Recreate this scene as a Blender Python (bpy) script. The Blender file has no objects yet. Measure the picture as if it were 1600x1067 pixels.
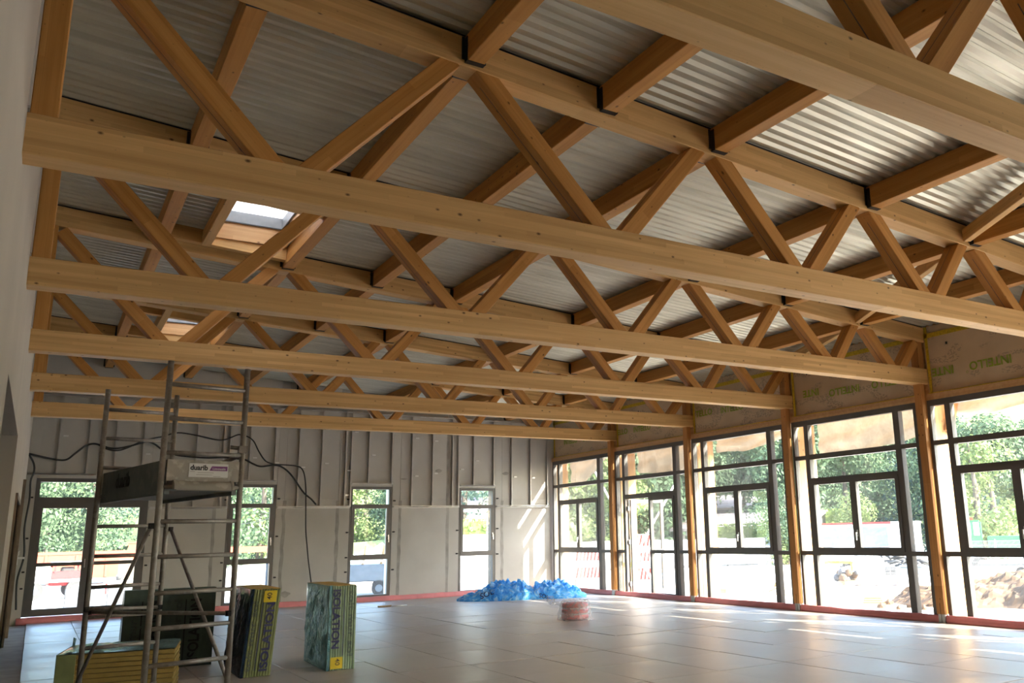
import bpy, bmesh, math, random
from mathutils import Vector, Matrix, noise
R = random.Random(7)
C = bpy.context.scene.collection
SC = bpy.context.scene
PI = math.pi

# ------------------------------------------------------------------ camera, sky, sun, exposure
cam_d = bpy.data.cameras.new('camera')
cam = bpy.data.objects.new('camera', cam_d)
C.objects.link(cam)
yaw, pitch, roll = 0.5744, 0.2191, -0.0246
F = Vector((math.sin(yaw)*math.cos(pitch), math.cos(yaw)*math.cos(pitch), math.sin(pitch)))
R0 = Vector((math.cos(yaw), -math.sin(yaw), 0))
U0 = R0.cross(F)
RR = math.cos(roll)*R0 + math.sin(roll)*U0
UU = -math.sin(roll)*R0 + math.cos(roll)*U0
cam.matrix_world = Matrix(((RR.x, UU.x, -F.x, 0.31), (RR.y, UU.y, -F.y, 0.325), (RR.z, UU.z, -F.z, 1.6), (0, 0, 0, 1)))
cam_d.sensor_width = 36.0
cam_d.lens = 1341.5/1600*36.0
cam_d.shift_x = -136.5/1600
cam_d.clip_start = 0.05
cam_d.clip_end = 600
SC.camera = cam

SUN = Vector((0.50, -1.0, 0.69)).normalized()
W = bpy.data.worlds.new('world'); SC.world = W
W.use_nodes = True
nt = W.node_tree
for n in list(nt.nodes): nt.nodes.remove(n)
sky = nt.nodes.new('ShaderNodeTexSky')
sky.sky_type = 'NISHITA'
sky.sun_disc = False
sky.sun_elevation = math.asin(SUN.z)
sky.sun_rotation = math.atan2(SUN.x, SUN.y)
sky.air_density = 1.0
sky.dust_density = 2.0
bg = nt.nodes.new('ShaderNodeBackground'); bg.inputs['Strength'].default_value = 0.42
wo = nt.nodes.new('ShaderNodeOutputWorld')
nt.links.new(sky.outputs[0], bg.inputs[0]); nt.links.new(bg.outputs[0], wo.inputs[0])
sd = bpy.data.lights.new('sun', 'SUN'); sd.energy = 7.0; sd.angle = math.radians(0.6); sd.color = (1.0, 0.94, 0.84)
so = bpy.data.objects.new('sun', sd); C.objects.link(so)
so.rotation_euler = SUN.to_track_quat('Z', 'Y').to_euler()
so.location = (40, -60, 50)

SC.view_settings.view_transform = 'Standard'
SC.view_settings.look = 'None'
SC.view_settings.gamma = 1.0
SC.view_settings.use_curve_mapping = False
SC.view_settings.exposure = 2.3
cy = SC.cycles
cy.use_denoising = True
cy.max_bounces = 10
cy.diffuse_bounces = 6
cy.glossy_bounces = 3
cy.transmission_bounces = 4
cy.transparent_max_bounces = 24
cy.caustics_reflective = False
cy.caustics_refractive = False
cy.sample_clamp_indirect = 12.0

# ------------------------------------------------------------------ constants of the hall
WX = 13.32                 # right ends of the bottom chords
D = 3.3045
Y1 = 19.679
def TY(k): return Y1-(k-1)*D
YB = 23.15                 # back wall face
YF = -3.6                  # front wall, behind the camera
SL = 0.0706
ZTOP = 5.997               # top of the top chord at x = 0
def roofz(x): return ZTOP-SL*x
GROUND = -0.25

# ------------------------------------------------------------------ materials
def newmat(name):
    m = bpy.data.materials.new(name); m.use_nodes = True
    t = m.node_tree
    for n in list(t.nodes): t.nodes.remove(n)
    out = t.nodes.new('ShaderNodeOutputMaterial')
    p = t.nodes.new('ShaderNodeBsdfPrincipled')
    t.links.new(p.outputs[0], out.inputs[0])
    return m, t, p, out
def N(t, ty, **kw):
    n = t.nodes.new(ty)
    for k, v in kw.items():
        if hasattr(n, k): setattr(n, k, v)
        else: n.inputs[k].default_value = v
    return n
def math_n(t, op, a, b=None, c=None):
    n = t.nodes.new('ShaderNodeMath'); n.operation = op
    for i, v in enumerate((a, b, c)):
        if v is None: continue
        if hasattr(v, 'is_output'): t.links.new(v, n.inputs[i])
        else: n.inputs[i].default_value = v
    return n.outputs[0]
def ramp(t, fac, stops):
    n = t.nodes.new('ShaderNodeValToRGB')
    while len(n.color_ramp.elements) < len(stops): n.color_ramp.elements.new(0.5)
    for e, (p, c) in zip(n.color_ramp.elements, stops):
        e.position = p; e.color = (*c, 1) if len(c) == 3 else c
    t.links.new(fac, n.inputs[0]); return n.outputs[0]
def mixc(t, fac, a, b, mode='MIX'):
    n = t.nodes.new('ShaderNodeMix'); n.data_type = 'RGBA'; n.blend_type = mode
    for sock, v in ((n.inputs[0], fac), (n.inputs[6], a), (n.inputs[7], b)):
        if hasattr(v, 'is_output'): t.links.new(v, sock)
        elif isinstance(v, (int, float)): sock.default_value = v
        else: sock.default_value = (*v, 1)
    return n.outputs[2]
def coords(t, scale=(1, 1, 1), rnd=True, src='Object'):
    tc = t.nodes.new('ShaderNodeTexCoord')
    mp = t.nodes.new('ShaderNodeMapping'); mp.inputs['Scale'].default_value = scale
    t.links.new(tc.outputs[src], mp.inputs[0])
    if rnd:
        oi = t.nodes.new('ShaderNodeObjectInfo')
        v = t.nodes.new('ShaderNodeVectorMath'); v.operation = 'SCALE'
        v.inputs[0].default_value = (37, 11, 23)
        t.links.new(oi.outputs['Random'], v.inputs['Scale'])
        t.links.new(v.outputs[0], mp.inputs['Location'])
    return mp.outputs[0]
def bump(t, p, h, strength=0.3, dist=0.01):
    b = t.nodes.new('ShaderNodeBump'); b.inputs['Strength'].default_value = strength; b.inputs['Distance'].default_value = dist
    t.links.new(h, b.inputs['Height']); t.links.new(b.outputs[0], p.inputs['Normal'])

def plain(name, col, rough=0.6, metal=0.0, var=0.12, nscale=6.0, bmp=0.0, dirt=None, spec=None):
    m, t, p, out = newmat(name)
    co = coords(t)
    nz = N(t, 'ShaderNodeTexNoise', Scale=nscale, Detail=5.0); t.links.new(co, nz.inputs['Vector'])
    a = tuple(max(0, c*(1-var)) for c in col); b = tuple(min(1, c*(1+var)) for c in col)
    c = ramp(t, nz.outputs[0], [(0.3, a), (0.7, b)])
    if dirt:
        n2 = N(t, 'ShaderNodeTexNoise', Scale=nscale*2.5, Detail=6.0); t.links.new(co, n2.inputs['Vector'])
        f = ramp(t, n2.outputs[0], [(0.52, (0, 0, 0)), (0.62, (1, 1, 1))])
        c = mixc(t, f, c, dirt)
    t.links.new(c, p.inputs['Base Color'])
    p.inputs['Roughness'].default_value = rough; p.inputs['Metallic'].default_value = metal
    if spec is not None: p.inputs['Specular IOR Level'].default_value = spec
    if bmp: bump(t, p, nz.outputs[0], bmp, 0.01)
    return m

def wood(name, pale, dark, lam=0.045, knots=True, rough=0.55):
    m, t, p, out = newmat(name)
    co = coords(t, (1, 1, 1))
    tc = coords(t, (0.7, 22, 22))
    g = N(t, 'ShaderNodeTexNoise', Scale=1.0, Detail=4.0, Roughness=0.6); t.links.new(tc, g.inputs['Vector'])
    base = ramp(t, g.outputs[0], [(0.25, dark), (0.72, pale)])
    # glued lamellas, finger-jointed along the length
    sx = t.nodes.new('ShaderNodeSeparateXYZ'); t.links.new(co, sx.inputs[0])
    zc = math_n(t, 'FLOOR', math_n(t, 'DIVIDE', sx.outputs[2], lam))
    xo = math_n(t, 'MULTIPLY', math_n(t, 'FRACT', math_n(t, 'MULTIPLY', zc, 0.37)), 1.9)
    xc = math_n(t, 'FLOOR', math_n(t, 'DIVIDE', math_n(t, 'ADD', sx.outputs[0], xo), 1.7))
    cb = t.nodes.new('ShaderNodeCombineXYZ'); t.links.new(xc, cb.inputs[0]); t.links.new(zc, cb.inputs[2])
    wn = t.nodes.new('ShaderNodeTexWhiteNoise'); wn.noise_dimensions = '3D'; t.links.new(cb.outputs[0], wn.inputs[0])
    tint = ramp(t, wn.outputs[0], [(0, (0.80, 0.76, 0.70)), (1, (1.0, 1.0, 1.0))])
    c = mixc(t, 1.0, base, tint, 'MULTIPLY')
    zf = math_n(t, 'FRACT', math_n(t, 'DIVIDE', sx.outputs[2], lam))
    line = ramp(t, zf, [(0.0, (0.72, 0.66, 0.58)), (0.05, (1, 1, 1))])
    c = mixc(t, 0.5, c, line, 'MULTIPLY')
    if knots:
        kc = coords(t, (1, 1, 1))
        sk = t.nodes.new('ShaderNodeSeparateXYZ'); t.links.new(kc, sk.inputs[0])
        tn = t.nodes.new('ShaderNodeTexCoord'); sn = t.nodes.new('ShaderNodeSeparateXYZ'); t.links.new(tn.outputs['Normal'], sn.inputs[0])
        pick = math_n(t, 'GREATER_THAN', math_n(t, 'ABSOLUTE', sn.outputs[2]), 0.7)
        across = math_n(t, 'ADD', math_n(t, 'MULTIPLY', sk.outputs[2], math_n(t, 'SUBTRACT', 1.0, pick)), math_n(t, 'MULTIPLY', math_n(t, 'ADD', sk.outputs[1], 7.3), pick))
        kv = t.nodes.new('ShaderNodeCombineXYZ'); t.links.new(math_n(t, 'MULTIPLY', sk.outputs[0], 5.5), kv.inputs[0]); t.links.new(math_n(t, 'MULTIPLY', across, 9.0), kv.inputs[1])
        v = N(t, 'ShaderNodeTexVoronoi', Scale=1.0); v.voronoi_dimensions = '2D'; t.links.new(kv.outputs[0], v.inputs['Vector'])
        rs = t.nodes.new('ShaderNodeSeparateXYZ'); t.links.new(v.outputs['Color'], rs.inputs[0])
        rad = math_n(t, 'ADD', math_n(t, 'MULTIPLY', math_n(t, 'POWER', rs.outputs[0], 4.0), 0.12), 0.04)
        rad = math_n(t, 'MULTIPLY', rad, math_n(t, 'GREATER_THAN', rs.outputs[1], 0.5))
        kf = math_n(t, 'SUBTRACT', rad, v.outputs['Distance'])
        kf = ramp(t, kf, [(0.0, (0, 0, 0)), (0.10, (1, 1, 1))])
        kf = math_n(t, 'MULTIPLY', kf, 0.9)
        c = mixc(t, kf, c, (0.10, 0.045, 0.015))
    t.links.new(c, p.inputs['Base Color'])
    p.inputs['Roughness'].default_value = rough
    p.inputs['Specular IOR Level'].default_value = 0.3
    bump(t, p, g.outputs[0], 0.15, 0.004)
    return m

M = {}
M['glulam'] = wood('pale_glulam', (0.80, 0.53, 0.235), (0.65, 0.395, 0.15))
M['pine'] = wood('orange_pine', (0.66, 0.345, 0.105), (0.50, 0.235, 0.06), lam=0.09)
M['post'] = wood('column_pine', (0.60, 0.30, 0.10), (0.42, 0.19, 0.055), lam=0.06)
M['outpost'] = wood('outdoor_pine', (0.72, 0.47, 0.24), (0.58, 0.34, 0.15), lam=0.06)
M['rawwood'] = wood('raw_timber', (0.55, 0.38, 0.20), (0.36, 0.22, 0.10), lam=0.2)
M['steel'] = plain('shade_dark_zinc', (0.055, 0.056, 0.058), 0.45, 0.7)  # galvanised hangers, with their shade put into the dark colour
M['plate'] = plain('grey_steel_shoe', (0.45, 0.45, 0.44), 0.5, 0.6)
M['frame'] = plain('grey_aluminium', (0.118, 0.112, 0.106), 0.42, 0.15, 0.06)
M['frame_lit'] = M['frame']
M['handle'] = plain('bright_handle', (0.62, 0.62, 0.62), 0.3, 0.8)
M['black'] = plain('black_plastic', (0.012, 0.012, 0.013), 0.5)
M['white'] = plain('white_paint', (0.78, 0.78, 0.76), 0.5, 0, 0.05)
M['board'] = plain('grey_plasterboard', (0.50, 0.485, 0.445), 0.75, 0, 0.07, 1.3, 0.05)
M['joint'] = plain('grey_joint_plaster', (0.33, 0.315, 0.285), 0.8, 0, 0.2, 4)
M['stud'] = plain('zinc_profile', (0.50, 0.48, 0.45), 0.45, 0.35, 0.1)
M['zinc'] = plain('bright_zinc', (0.74, 0.74, 0.72), 0.35, 0.5, 0.05)
M['plaster'] = plain('white_left_plaster', (0.44, 0.40, 0.34), 0.8, 0, 0.06, 1.1, 0.0)
M['concrete'] = plain('concrete', (0.36, 0.335, 0.30), 0.8, 0, 0.2, 3, 0.2)
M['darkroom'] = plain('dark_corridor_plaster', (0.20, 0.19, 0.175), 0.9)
M['red'] = plain('red_edge_foam', (0.72, 0.25, 0.26), 0.5, 0, 0.12, 3, 0.0)
M['yellow'] = plain('yellow_tape', (0.62, 0.46, 0.03), 0.5, 0, 0.25, 30)
M['green_print'] = plain('green_print', (0.30, 0.42, 0.045), 0.6, 0, 0.1)
M['upstand'] = plain('grey_skylight_upstand', (0.22, 0.23, 0.235), 0.5)
M['brown'] = plain('brown_board', (0.17, 0.125, 0.085), 0.7, 0, 0.2)
M['cable'] = plain('dark_conduit', (0.028, 0.03, 0.03), 0.5)

def deck_mat():
    m, t, p, out = newmat('galvanised_deck')
    co = coords(t, (0.5, 6, 6), rnd=False)
    nz = N(t, 'ShaderNodeTexNoise', Scale=1.0, Detail=5.0); t.links.new(co, nz.inputs['Vector'])
    c = ramp(t, nz.outputs[0], [(0.3, (0.51, 0.505, 0.425)), (0.7, (0.68, 0.672, 0.58))])
    t.links.new(c, p.inputs['Base Color'])
    p.inputs['Metallic'].default_value = 0.55
    r = ramp(t, nz.outputs[0], [(0.3, (0.5,)*3), (0.7, (0.36,)*3)])
    t.links.new(r, p.inputs['Roughness'])
    return m
M['deck'] = deck_mat()

def floor_mat():
    m, t, p, out = newmat('floor_panel_board')
    co = coords(t, (1, 1, 1))
    n1 = N(t, 'ShaderNodeTexNoise', Scale=1.6, Detail=6.0, Roughness=0.6); t.links.new(co, n1.inputs['Vector'])
    n2 = N(t, 'ShaderNodeTexNoise', Scale=60.0, Detail=2.0); t.links.new(co, n2.inputs['Vector'])
    c = ramp(t, n1.outputs[0], [(0.28, (0.44, 0.385, 0.335)), (0.5, (0.51, 0.455, 0.405)), (0.75, (0.58, 0.525, 0.475))])
    oi = t.nodes.new('ShaderNodeObjectInfo')
    tint = ramp(t, oi.outputs['Random'], [(0, (0.90, 0.88, 0.86)), (1, (1.0, 1.0, 1.0))])
    c = mixc(t, 1.0, c, tint, 'MULTIPLY')
    t.links.new(c, p.inputs['Base Color'])
    r = ramp(t, n1.outputs[0], [(0.3, (0.33,)*3), (0.7, (0.46,)*3)])
    t.links.new(r, p.inputs['Roughness'])
    p.inputs['Specular IOR Level'].default_value = 0.55
    h = math_n(t, 'ADD', n1.outputs[0], math_n(t, 'MULTIPLY', n2.outputs[0], 0.05))
    bump(t, p, h, 0.25, 0.012)
    return m
M['floor'] = floor_mat()

def glass_mat(name, tint=(0.965, 0.985, 0.975), refl=0.5):
    m = bpy.data.materials.new(name); m.use_nodes = True
    t = m.node_tree
    for n in list(t.nodes): t.nodes.remove(n)
    out = t.nodes.new('ShaderNodeOutputMaterial')
    tr = N(t, 'ShaderNodeBsdfTransparent'); tr.inputs[0].default_value = (*tint, 1)
    gl = N(t, 'ShaderNodeBsdfGlossy'); gl.inputs['Roughness'].default_value = 0.02
    lw = N(t, 'ShaderNodeFresnel'); lw.inputs['IOR'].default_value = 1.35
    f = math_n(t, 'MULTIPLY', lw.outputs[0], refl)
    mx = t.nodes.new('ShaderNodeMixShader')
    t.links.new(f, mx.inputs[0]); t.links.new(tr.outputs[0], mx.inputs[1]); t.links.new(gl.outputs[0], mx.inputs[2])
    du = N(t, 'ShaderNodeBsdfTranslucent'); du.inputs[0].default_value = (.9, .9, .88, 1)
    m2 = t.nodes.new('ShaderNodeMixShader'); m2.inputs[0].default_value = 0.012
    t.links.new(mx.outputs[0], m2.inputs[1]); t.links.new(du.outputs[0], m2.inputs[2])
    t.links.new(m2.outputs[0], out.inputs[0])
    return m
M['glass'] = glass_mat('window_glass')

def opal_mat():
    m, t, p, out = newmat('opal_acrylic')
    p.inputs['Base Color'].default_value = (.9, .9, .9, 1); p.inputs['Roughness'].default_value = .4
    tl = N(t, 'ShaderNodeBsdfTranslucent'); tl.inputs[0].default_value = (.85, .85, .85, 1)
    mx = t.nodes.new('ShaderNodeMixShader'); mx.inputs[0].default_value = .55
    t.links.new(p.outputs[0], mx.inputs[1]); t.links.new(tl.outputs[0], mx.inputs[2]); t.links.new(mx.outputs[0], out.inputs[0])
    return m
M['opal'] = opal_mat()
def film_mat(name, col, trans=0.35, rough=0.18, clear=0.0, var=.25, bm_=.6):
    m, t, p, out = newmat(name)
    co = coords(t)
    nz = N(t, 'ShaderNodeTexNoise', Scale=9.0, Detail=5.0, Distortion=1.2); t.links.new(co, nz.inputs['Vector'])
    c = ramp(t, nz.outputs[0], [(0.3, tuple(x*(1-var) for x in col)), (0.7, tuple(min(1, x*(1+var)+0.02) for x in col))])
    t.links.new(c, p.inputs['Base Color'])
    p.inputs['Roughness'].default_value = rough
    bump(t, p, nz.outputs[0], bm_, 0.03)
    tl = N(t, 'ShaderNodeBsdfTranslucent'); t.links.new(c, tl.inputs[0])
    mx = t.nodes.new('ShaderNodeMixShader'); mx.inputs[0].default_value = trans
    t.links.new(p.outputs[0], mx.inputs[1]); t.links.new(tl.outputs[0], mx.inputs[2])
    last = mx.outputs[0]
    if clear:
        tp = N(t, 'ShaderNodeBsdfTransparent'); m2 = t.nodes.new('ShaderNodeMixShader'); m2.inputs[0].default_value = clear
        t.links.new(last, m2.inputs[1]); t.links.new(tp.outputs[0], m2.inputs[2]); last = m2.outputs[0]
    t.links.new(last, out.inputs[0])
    return m
M['tarp'] = film_mat('cream_tarpaulin', (0.40, 0.345, 0.27), 0.16, 0.6, 0, .07, .1)
def blue_mat():
    m, t, p, out = newmat('blue_plastic_film')
    co = coords(t)
    nz = N(t, 'ShaderNodeTexNoise', Scale=5.0, Detail=6.0, Distortion=1.5, Roughness=.6); t.links.new(co, nz.inputs['Vector'])
    c = ramp(t, nz.outputs[0], [(.36, (.04, .28, .78)), (.50, (.14, .56, .98)), (.64, (.62, .90, 1.0))])  # white-cyan highlights and dark blue patches of the folds put into the colour
    t.links.new(c, p.inputs['Base Color']); p.inputs['Roughness'].default_value = .12
    bump(t, p, nz.outputs[0], .7, .05)
    tl = N(t, 'ShaderNodeBsdfTranslucent'); t.links.new(c, tl.inputs[0])
    mx = t.nodes.new('ShaderNodeMixShader'); mx.inputs[0].default_value = .5
    t.links.new(p.outputs[0], mx.inputs[1]); t.links.new(tl.outputs[0], mx.inputs[2])
    tp = N(t, 'ShaderNodeBsdfTransparent'); tp.inputs[0].default_value = (.5, .8, 1, 1); m2 = t.nodes.new('ShaderNodeMixShader'); m2.inputs[0].default_value = .22
    t.links.new(mx.outputs[0], m2.inputs[1]); t.links.new(tp.outputs[0], m2.inputs[2]); t.links.new(m2.outputs[0], out.inputs[0])
    return m
M['bluefilm'] = blue_mat()
M['clearfilm'] = film_mat('clear_plastic_wrap', (0.85, 0.83, 0.83), 0.3, 0.1, 0.70)

def membrane_mat():
    m, t, p, out = newmat('printed_vapour_membrane')
    co = coords(t, (1, 1, 1), src='Object')
    nz = N(t, 'ShaderNodeTexNoise', Scale=2.0, Detail=4.0); t.links.new(co, nz.inputs['Vector'])
    c = ramp(t, nz.outputs[0], [(0.3, (0.60, 0.465, 0.30)), (0.7, (0.70, 0.55, 0.37))])
    # faint grey print: unreadable rows of small marks in patches
    c2 = coords(t, (1, 26, 42), rnd=False)
    ck = N(t, 'ShaderNodeTexNoise', Scale=1.0, Detail=1.0); t.links.new(c2, ck.inputs['Vector'])
    c3 = coords(t, (1, 1.9, 5.2))
    pt = N(t, 'ShaderNodeTexNoise', Scale=1.0, Detail=0.0); t.links.new(c3, pt.inputs['Vector'])
    f = math_n(t, 'MULTIPLY', ramp(t, ck.outputs[0], [(0.5, (0, 0, 0)), (0.56, (1, 1, 1))]), ramp(t, pt.outputs[0], [(0.54, (0, 0, 0)), (0.58, (1, 1, 1))]))
    f = math_n(t, 'MULTIPLY', f, 0.42)
    c = mixc(t, f, c, (0.17, 0.14, 0.12))
    t.links.new(c, p.inputs['Base Color']); p.inputs['Roughness'].default_value = 0.5
    bump(t, p, nz.outputs[0], 0.25, 0.05)
    return m
M['membrane'] = membrane_mat()

# ------------------------------------------------------------------ mesh helpers
def add_box(bm, x0, x1, y0, y1, z0, z1, mi=0):
    vs = [bm.verts.new((x, y, z)) for x in (x0, x1) for y in (y0, y1) for z in (z0, z1)]
    fs = [(0, 1, 3, 2), (4, 6, 7, 5), (0, 4, 5, 1), (2, 3, 7, 6), (0, 2, 6, 4), (1, 5, 7, 3)]
    for f in fs:
        fc = bm.faces.new([vs[i] for i in f]); fc.material_index = mi
def add_prism(bm, poly, x0, x1, axis=0):
    """poly: list of (a, b); extruded along axis"""
    def v(l, a, b): return {0: (l, a, b), 1: (a, l, b), 2: (a, b, l)}[axis]
    A = [bm.verts.new(v(x0, a, b)) for a, b in poly]
    B = [bm.verts.new(v(x1, a, b)) for a, b in poly]
    n = len(poly)
    bm.faces.new(A[::-1]); bm.faces.new(B)
    for i in range(n): bm.faces.new((A[i], A[(i+1) % n], B[(i+1) % n], B[i]))
def beam_mesh(name, L, w, h, ch=0.006):
    """chamfered timber, x along its length from 0 to L, centred in y and z"""
    bm = bmesh.new(); a, b = w/2, h/2
    poly = [(-a+ch, -b), (a-ch, -b), (a, -b+ch), (a, b-ch), (a-ch, b), (-a+ch, b), (-a, b-ch), (-a, -b+ch)]
    add_prism(bm, poly, 0, L, 0)
    return fin(bm, name)
def add_tube(bm, pts, r, seg=8, cap=True):
    rings = []
    n = len(pts); pts = [Vector(p) for p in pts]
    up = Vector((0, 0, 1))
    prev = None
    for i, p in enumerate(pts):
        d = (pts[min(i+1, n-1)]-pts[max(i-1, 0)]).normalized()
        if prev is None:
            s = d.cross(up)
            if s.length < 0.1: s = d.cross(Vector((1, 0, 0)))
            s.normalize()
        else:
            s = (prev-d*prev.dot(d)).normalized()
        prev = s
        t = d.cross(s)
        rr = r[i] if isinstance(r, (list, tuple)) else r
        rings.append([bm.verts.new(p+rr*(math.cos(a)*s+math.sin(a)*t)) for a in [2*PI*k/seg for k in range(seg)]])
    for A, B in zip(rings, rings[1:]):
        for k in range(seg): 
            f = bm.faces.new((A[k], A[(k+1) % seg], B[(k+1) % seg], B[k])); f.smooth = True
    if cap: bm.faces.new(rings[0][::-1]); bm.faces.new(rings[-1])
def fin(bm, name, recalc=True):
    if recalc: bmesh.ops.recalc_face_normals(bm, faces=bm.faces)
    me = bpy.data.meshes.new(name); bm.to_mesh(me); bm.free(); return me
def ob(name, me, mat=None, parent=None, loc=(0, 0, 0), rot=None, mw=None):
    if isinstance(me, bmesh.types.BMesh): me = fin(me, name)
    if mat is not None and not me.materials:
        for m in (mat if isinstance(mat, (list, tuple)) else [mat]): me.materials.append(m)
    o = bpy.data.objects.new(name, me); C.objects.link(o)
    if parent: o.parent = parent
    if mw is not None: o.matrix_basis = mw
    else:
        o.location = loc
        if rot: o.rotation_euler = rot
    return o
def empty(name, loc=(0, 0, 0), rz=0, label=None, cat=None, group=None, kind=None):
    o = bpy.data.objects.new(name, None); C.objects.link(o); o.location = loc; o.rotation_euler = (0, 0, rz)
    o.empty_display_size = 0.1
    return tag(o, label, cat, group, kind)
def tag(o, label=None, cat=None, group=None, kind=None):
    if label: o['label'] = label
    if cat: o['category'] = cat
    if group: o['group'] = group
    if kind: o['kind'] = kind
    return o
def frame_x(a, b, up=Vector((0, 0, 1))):
    """matrix that sends local x to b-a, local z near up, origin at a"""
    a, b = Vector(a), Vector(b); x = (b-a).normalized(); y = up.cross(x).normalized(); z = x.cross(y)
    return Matrix(((x.x, y.x, z.x, a.x), (x.y, y.y, z.y, a.y), (x.z, y.z, z.z, a.z), (0, 0, 0, 1)))
def timber(name, a, b, w, h, mat, parent=None, up=Vector((0, 0, 1)), cache={}):
    a, b = Vector(a), Vector(b); L = (b-a).length
    key = (name, round(L, 3), w, h, mat.name)
    if key not in cache: cache[key] = beam_mesh(name, L, w, h); cache[key].materials.append(mat)
    return ob(name, cache[key], None, parent, mw=frame_x(a, b, up))
def text_mesh(s, cap, offset=0.0, outline=0.0, depth=0.0012, spacing=1.0):
    """letters in the xy plane, left edge at x = 0, baseline y = 0, capital height = cap"""
    cu = bpy.data.curves.new('lettering', 'FONT'); cu.body = s; cu.size = 1.0; cu.space_character = spacing
    cu.resolution_u = 3
    k = cap/0.73
    if outline: cu.fill_mode = 'NONE' if hasattr(cu, 'fill_mode') else cu.fill_mode
    if outline:
        cu.bevel_depth = outline/k; cu.bevel_resolution = 0; cu.dimensions = '3D'
    else:
        cu.extrude = depth/k/2; cu.offset = offset
    o = bpy.data.objects.new('lettering', cu); C.objects.link(o)
    dg = bpy.context.evaluated_depsgraph_get()
    me = bpy.data.meshes.new_from_object(o.evaluated_get(dg))
    bpy.data.objects.remove(o); bpy.data.curves.remove(cu)
    x0 = min(v.co.x for v in me.vertices)
    for v in me.vertices: v.co = Vector(((v.co.x-x0)*k, v.co.y*k, v.co.z*k))
    me.materials.clear()
    return me
def axes(o, x, y):
    """matrix: local x -> x, local y -> y, origin o"""
    x = Vector(x).normalized(); y = Vector(y).normalized(); z = x.cross(y)
    return Matrix(((x.x, y.x, z.x, o[0]), (x.y, y.y, z.y, o[1]), (x.z, y.z, z.z, o[2]), (0, 0, 0, 1)))
def word(s, cap, width, mat, parent, mw, name='lettering', **kw):
    me = text_mesh(s, cap, **kw)
    if width:
        w = max(v.co.x for v in me.vertices)
        for v in me.vertices: v.co.x *= width/w
    me.materials.append(mat)
    return ob(name, me, None, parent, mw=mw)
ORD = ['zeroth', 'first', 'second', 'third', 'fourth', 'fifth', 'sixth', 'seventh', 'eighth', 'ninth', 'tenth', 'eleventh', 'twelfth']

# ------------------------------------------------------------------ floor
bm = bmesh.new(); add_box(bm, -2.8, 13.62, YF-0.2, YB+0.35, -0.35, -0.035)
floor = tag(ob('floor', bm, M['concrete']), 'bare concrete slab under beige floor panels, showing along the left wall', kind='structure')
FX = [0.31, 1.12, 2.13, 3.14, 4.16, 5.12, 6.10, 7.14, 8.20, 9.22, 10.22, 11.20, 12.20, 13.17]
FY = [23.12, 22.25, 21.0, 19.75, 18.5, 17.25, 16.0, 14.75, 13.5, 12.25, 10.98, 9.75, 8.5, 7.25, 6.0, 4.75, 3.5, 2.25, 1.0, -0.25, -1.5, -2.75, -3.55]
pcache = {}
for i in range(len(FX)-1):
    for j in range(len(FY)-1):
        w, l = FX[i+1]-FX[i]-0.007, FY[j]-FY[j+1]-0.007
        key = (round(w, 3), round(l, 3))
        if key not in pcache:
            b = bmesh.new(); ch = 0.003
            vs = [b.verts.new(p) for p in [(-w/2, -l/2, -0.035), (w/2, -l/2, -0.035), (w/2, l/2, -0.035), (-w/2, l/2, -0.035),
                  (-w/2, -l/2, -ch), (w/2, -l/2, -ch), (w/2, l/2, -ch), (-w/2, l/2, -ch),
                  (-w/2+ch, -l/2+ch, 0), (w/2-ch, -l/2+ch, 0), (w/2-ch, l/2-ch, 0), (-w/2+ch, l/2-ch, 0)]]
            for a in (0, 4):
                for k in range(4): b.faces.new((vs[a+k], vs[a+(k+1) % 4], vs[a+4+(k+1) % 4], vs[a+4+k]))
            b.faces.new(vs[8:12]); b.faces.new(vs[0:4][::-1])
            pcache[key] = fin(b, 'floor_panel'); pcache[key].materials.append(M['floor'])
        o = ob('floor_panel', pcache[key], None, floor, ((FX[i]+FX[i+1])/2+R.uniform(-.002, .002), (FY[j]+FY[j+1])/2, R.uniform(-0.004, 0.002)))
        o.rotation_euler = (R.uniform(-.0022, .0022), R.uniform(-.0022, .0022), R.uniform(-.002, .002))

# ------------------------------------------------------------------ ceiling: ribbed steel deck and the roof build-up over it
HOLES = [(2.0, 2.92, 10.95, 12.78), (2.0, 2.92, 17.56, 19.39)]
P = 0.14
prof = [(0.0, 0.0), (0.040, 0.0), (0.072, 0.030), (0.108, 0.030), (0.14, 0.0)]
bm = bmesh.new()
y = YF-0.1
while y < YB+0.34:
    segs = [(-0.3, 14.0)]
    for hx0, hx1, hy0, hy1 in HOLES:
        if y < hy1 and y+P > hy0: segs = [(-0.3, hx0), (hx1, 14.0)]
    for a, b in segs:
        ring = [[bm.verts.new((x, y+py, roofz(x)+pz+0.001)) for py, pz in prof] for x in (a, b)]
        for k in range(4): bm.faces.new((ring[0][k], ring[0][k+1], ring[1][k+1], ring[1][k]))
    y += P
bmesh.ops.recalc_face_normals(bm, faces=bm.faces)
ceiling = tag(ob('ceiling', fin(bm, 'deck', False), M['deck']), 'ribbed galvanised steel roof deck lying on the purlins', kind='structure')
bm = bmesh.new()
def slab(x0, x1, y0, y1): add_prism(bm, [(x0, roofz(x0)+0.045), (x1, roofz(x1)+0.045), (x1, roofz(x1)+0.12), (x0, roofz(x0)+0.12)], y0, y1, 1)
ys = [YF-0.2, HOLES[0][2]-.055, HOLES[0][3]+.055, HOLES[1][2]-.055, HOLES[1][3]+.055, YB+0.35]
for n in range(5):
    if n in (1, 3): slab(-0.35, 1.945, ys[n], ys[n+1]); slab(2.975, 14.05, ys[n], ys[n+1])
    else: slab(-0.35, 14.05, ys[n], ys[n+1])
ob('roof_insulation', bm, M['concrete'], ceiling)

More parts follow.
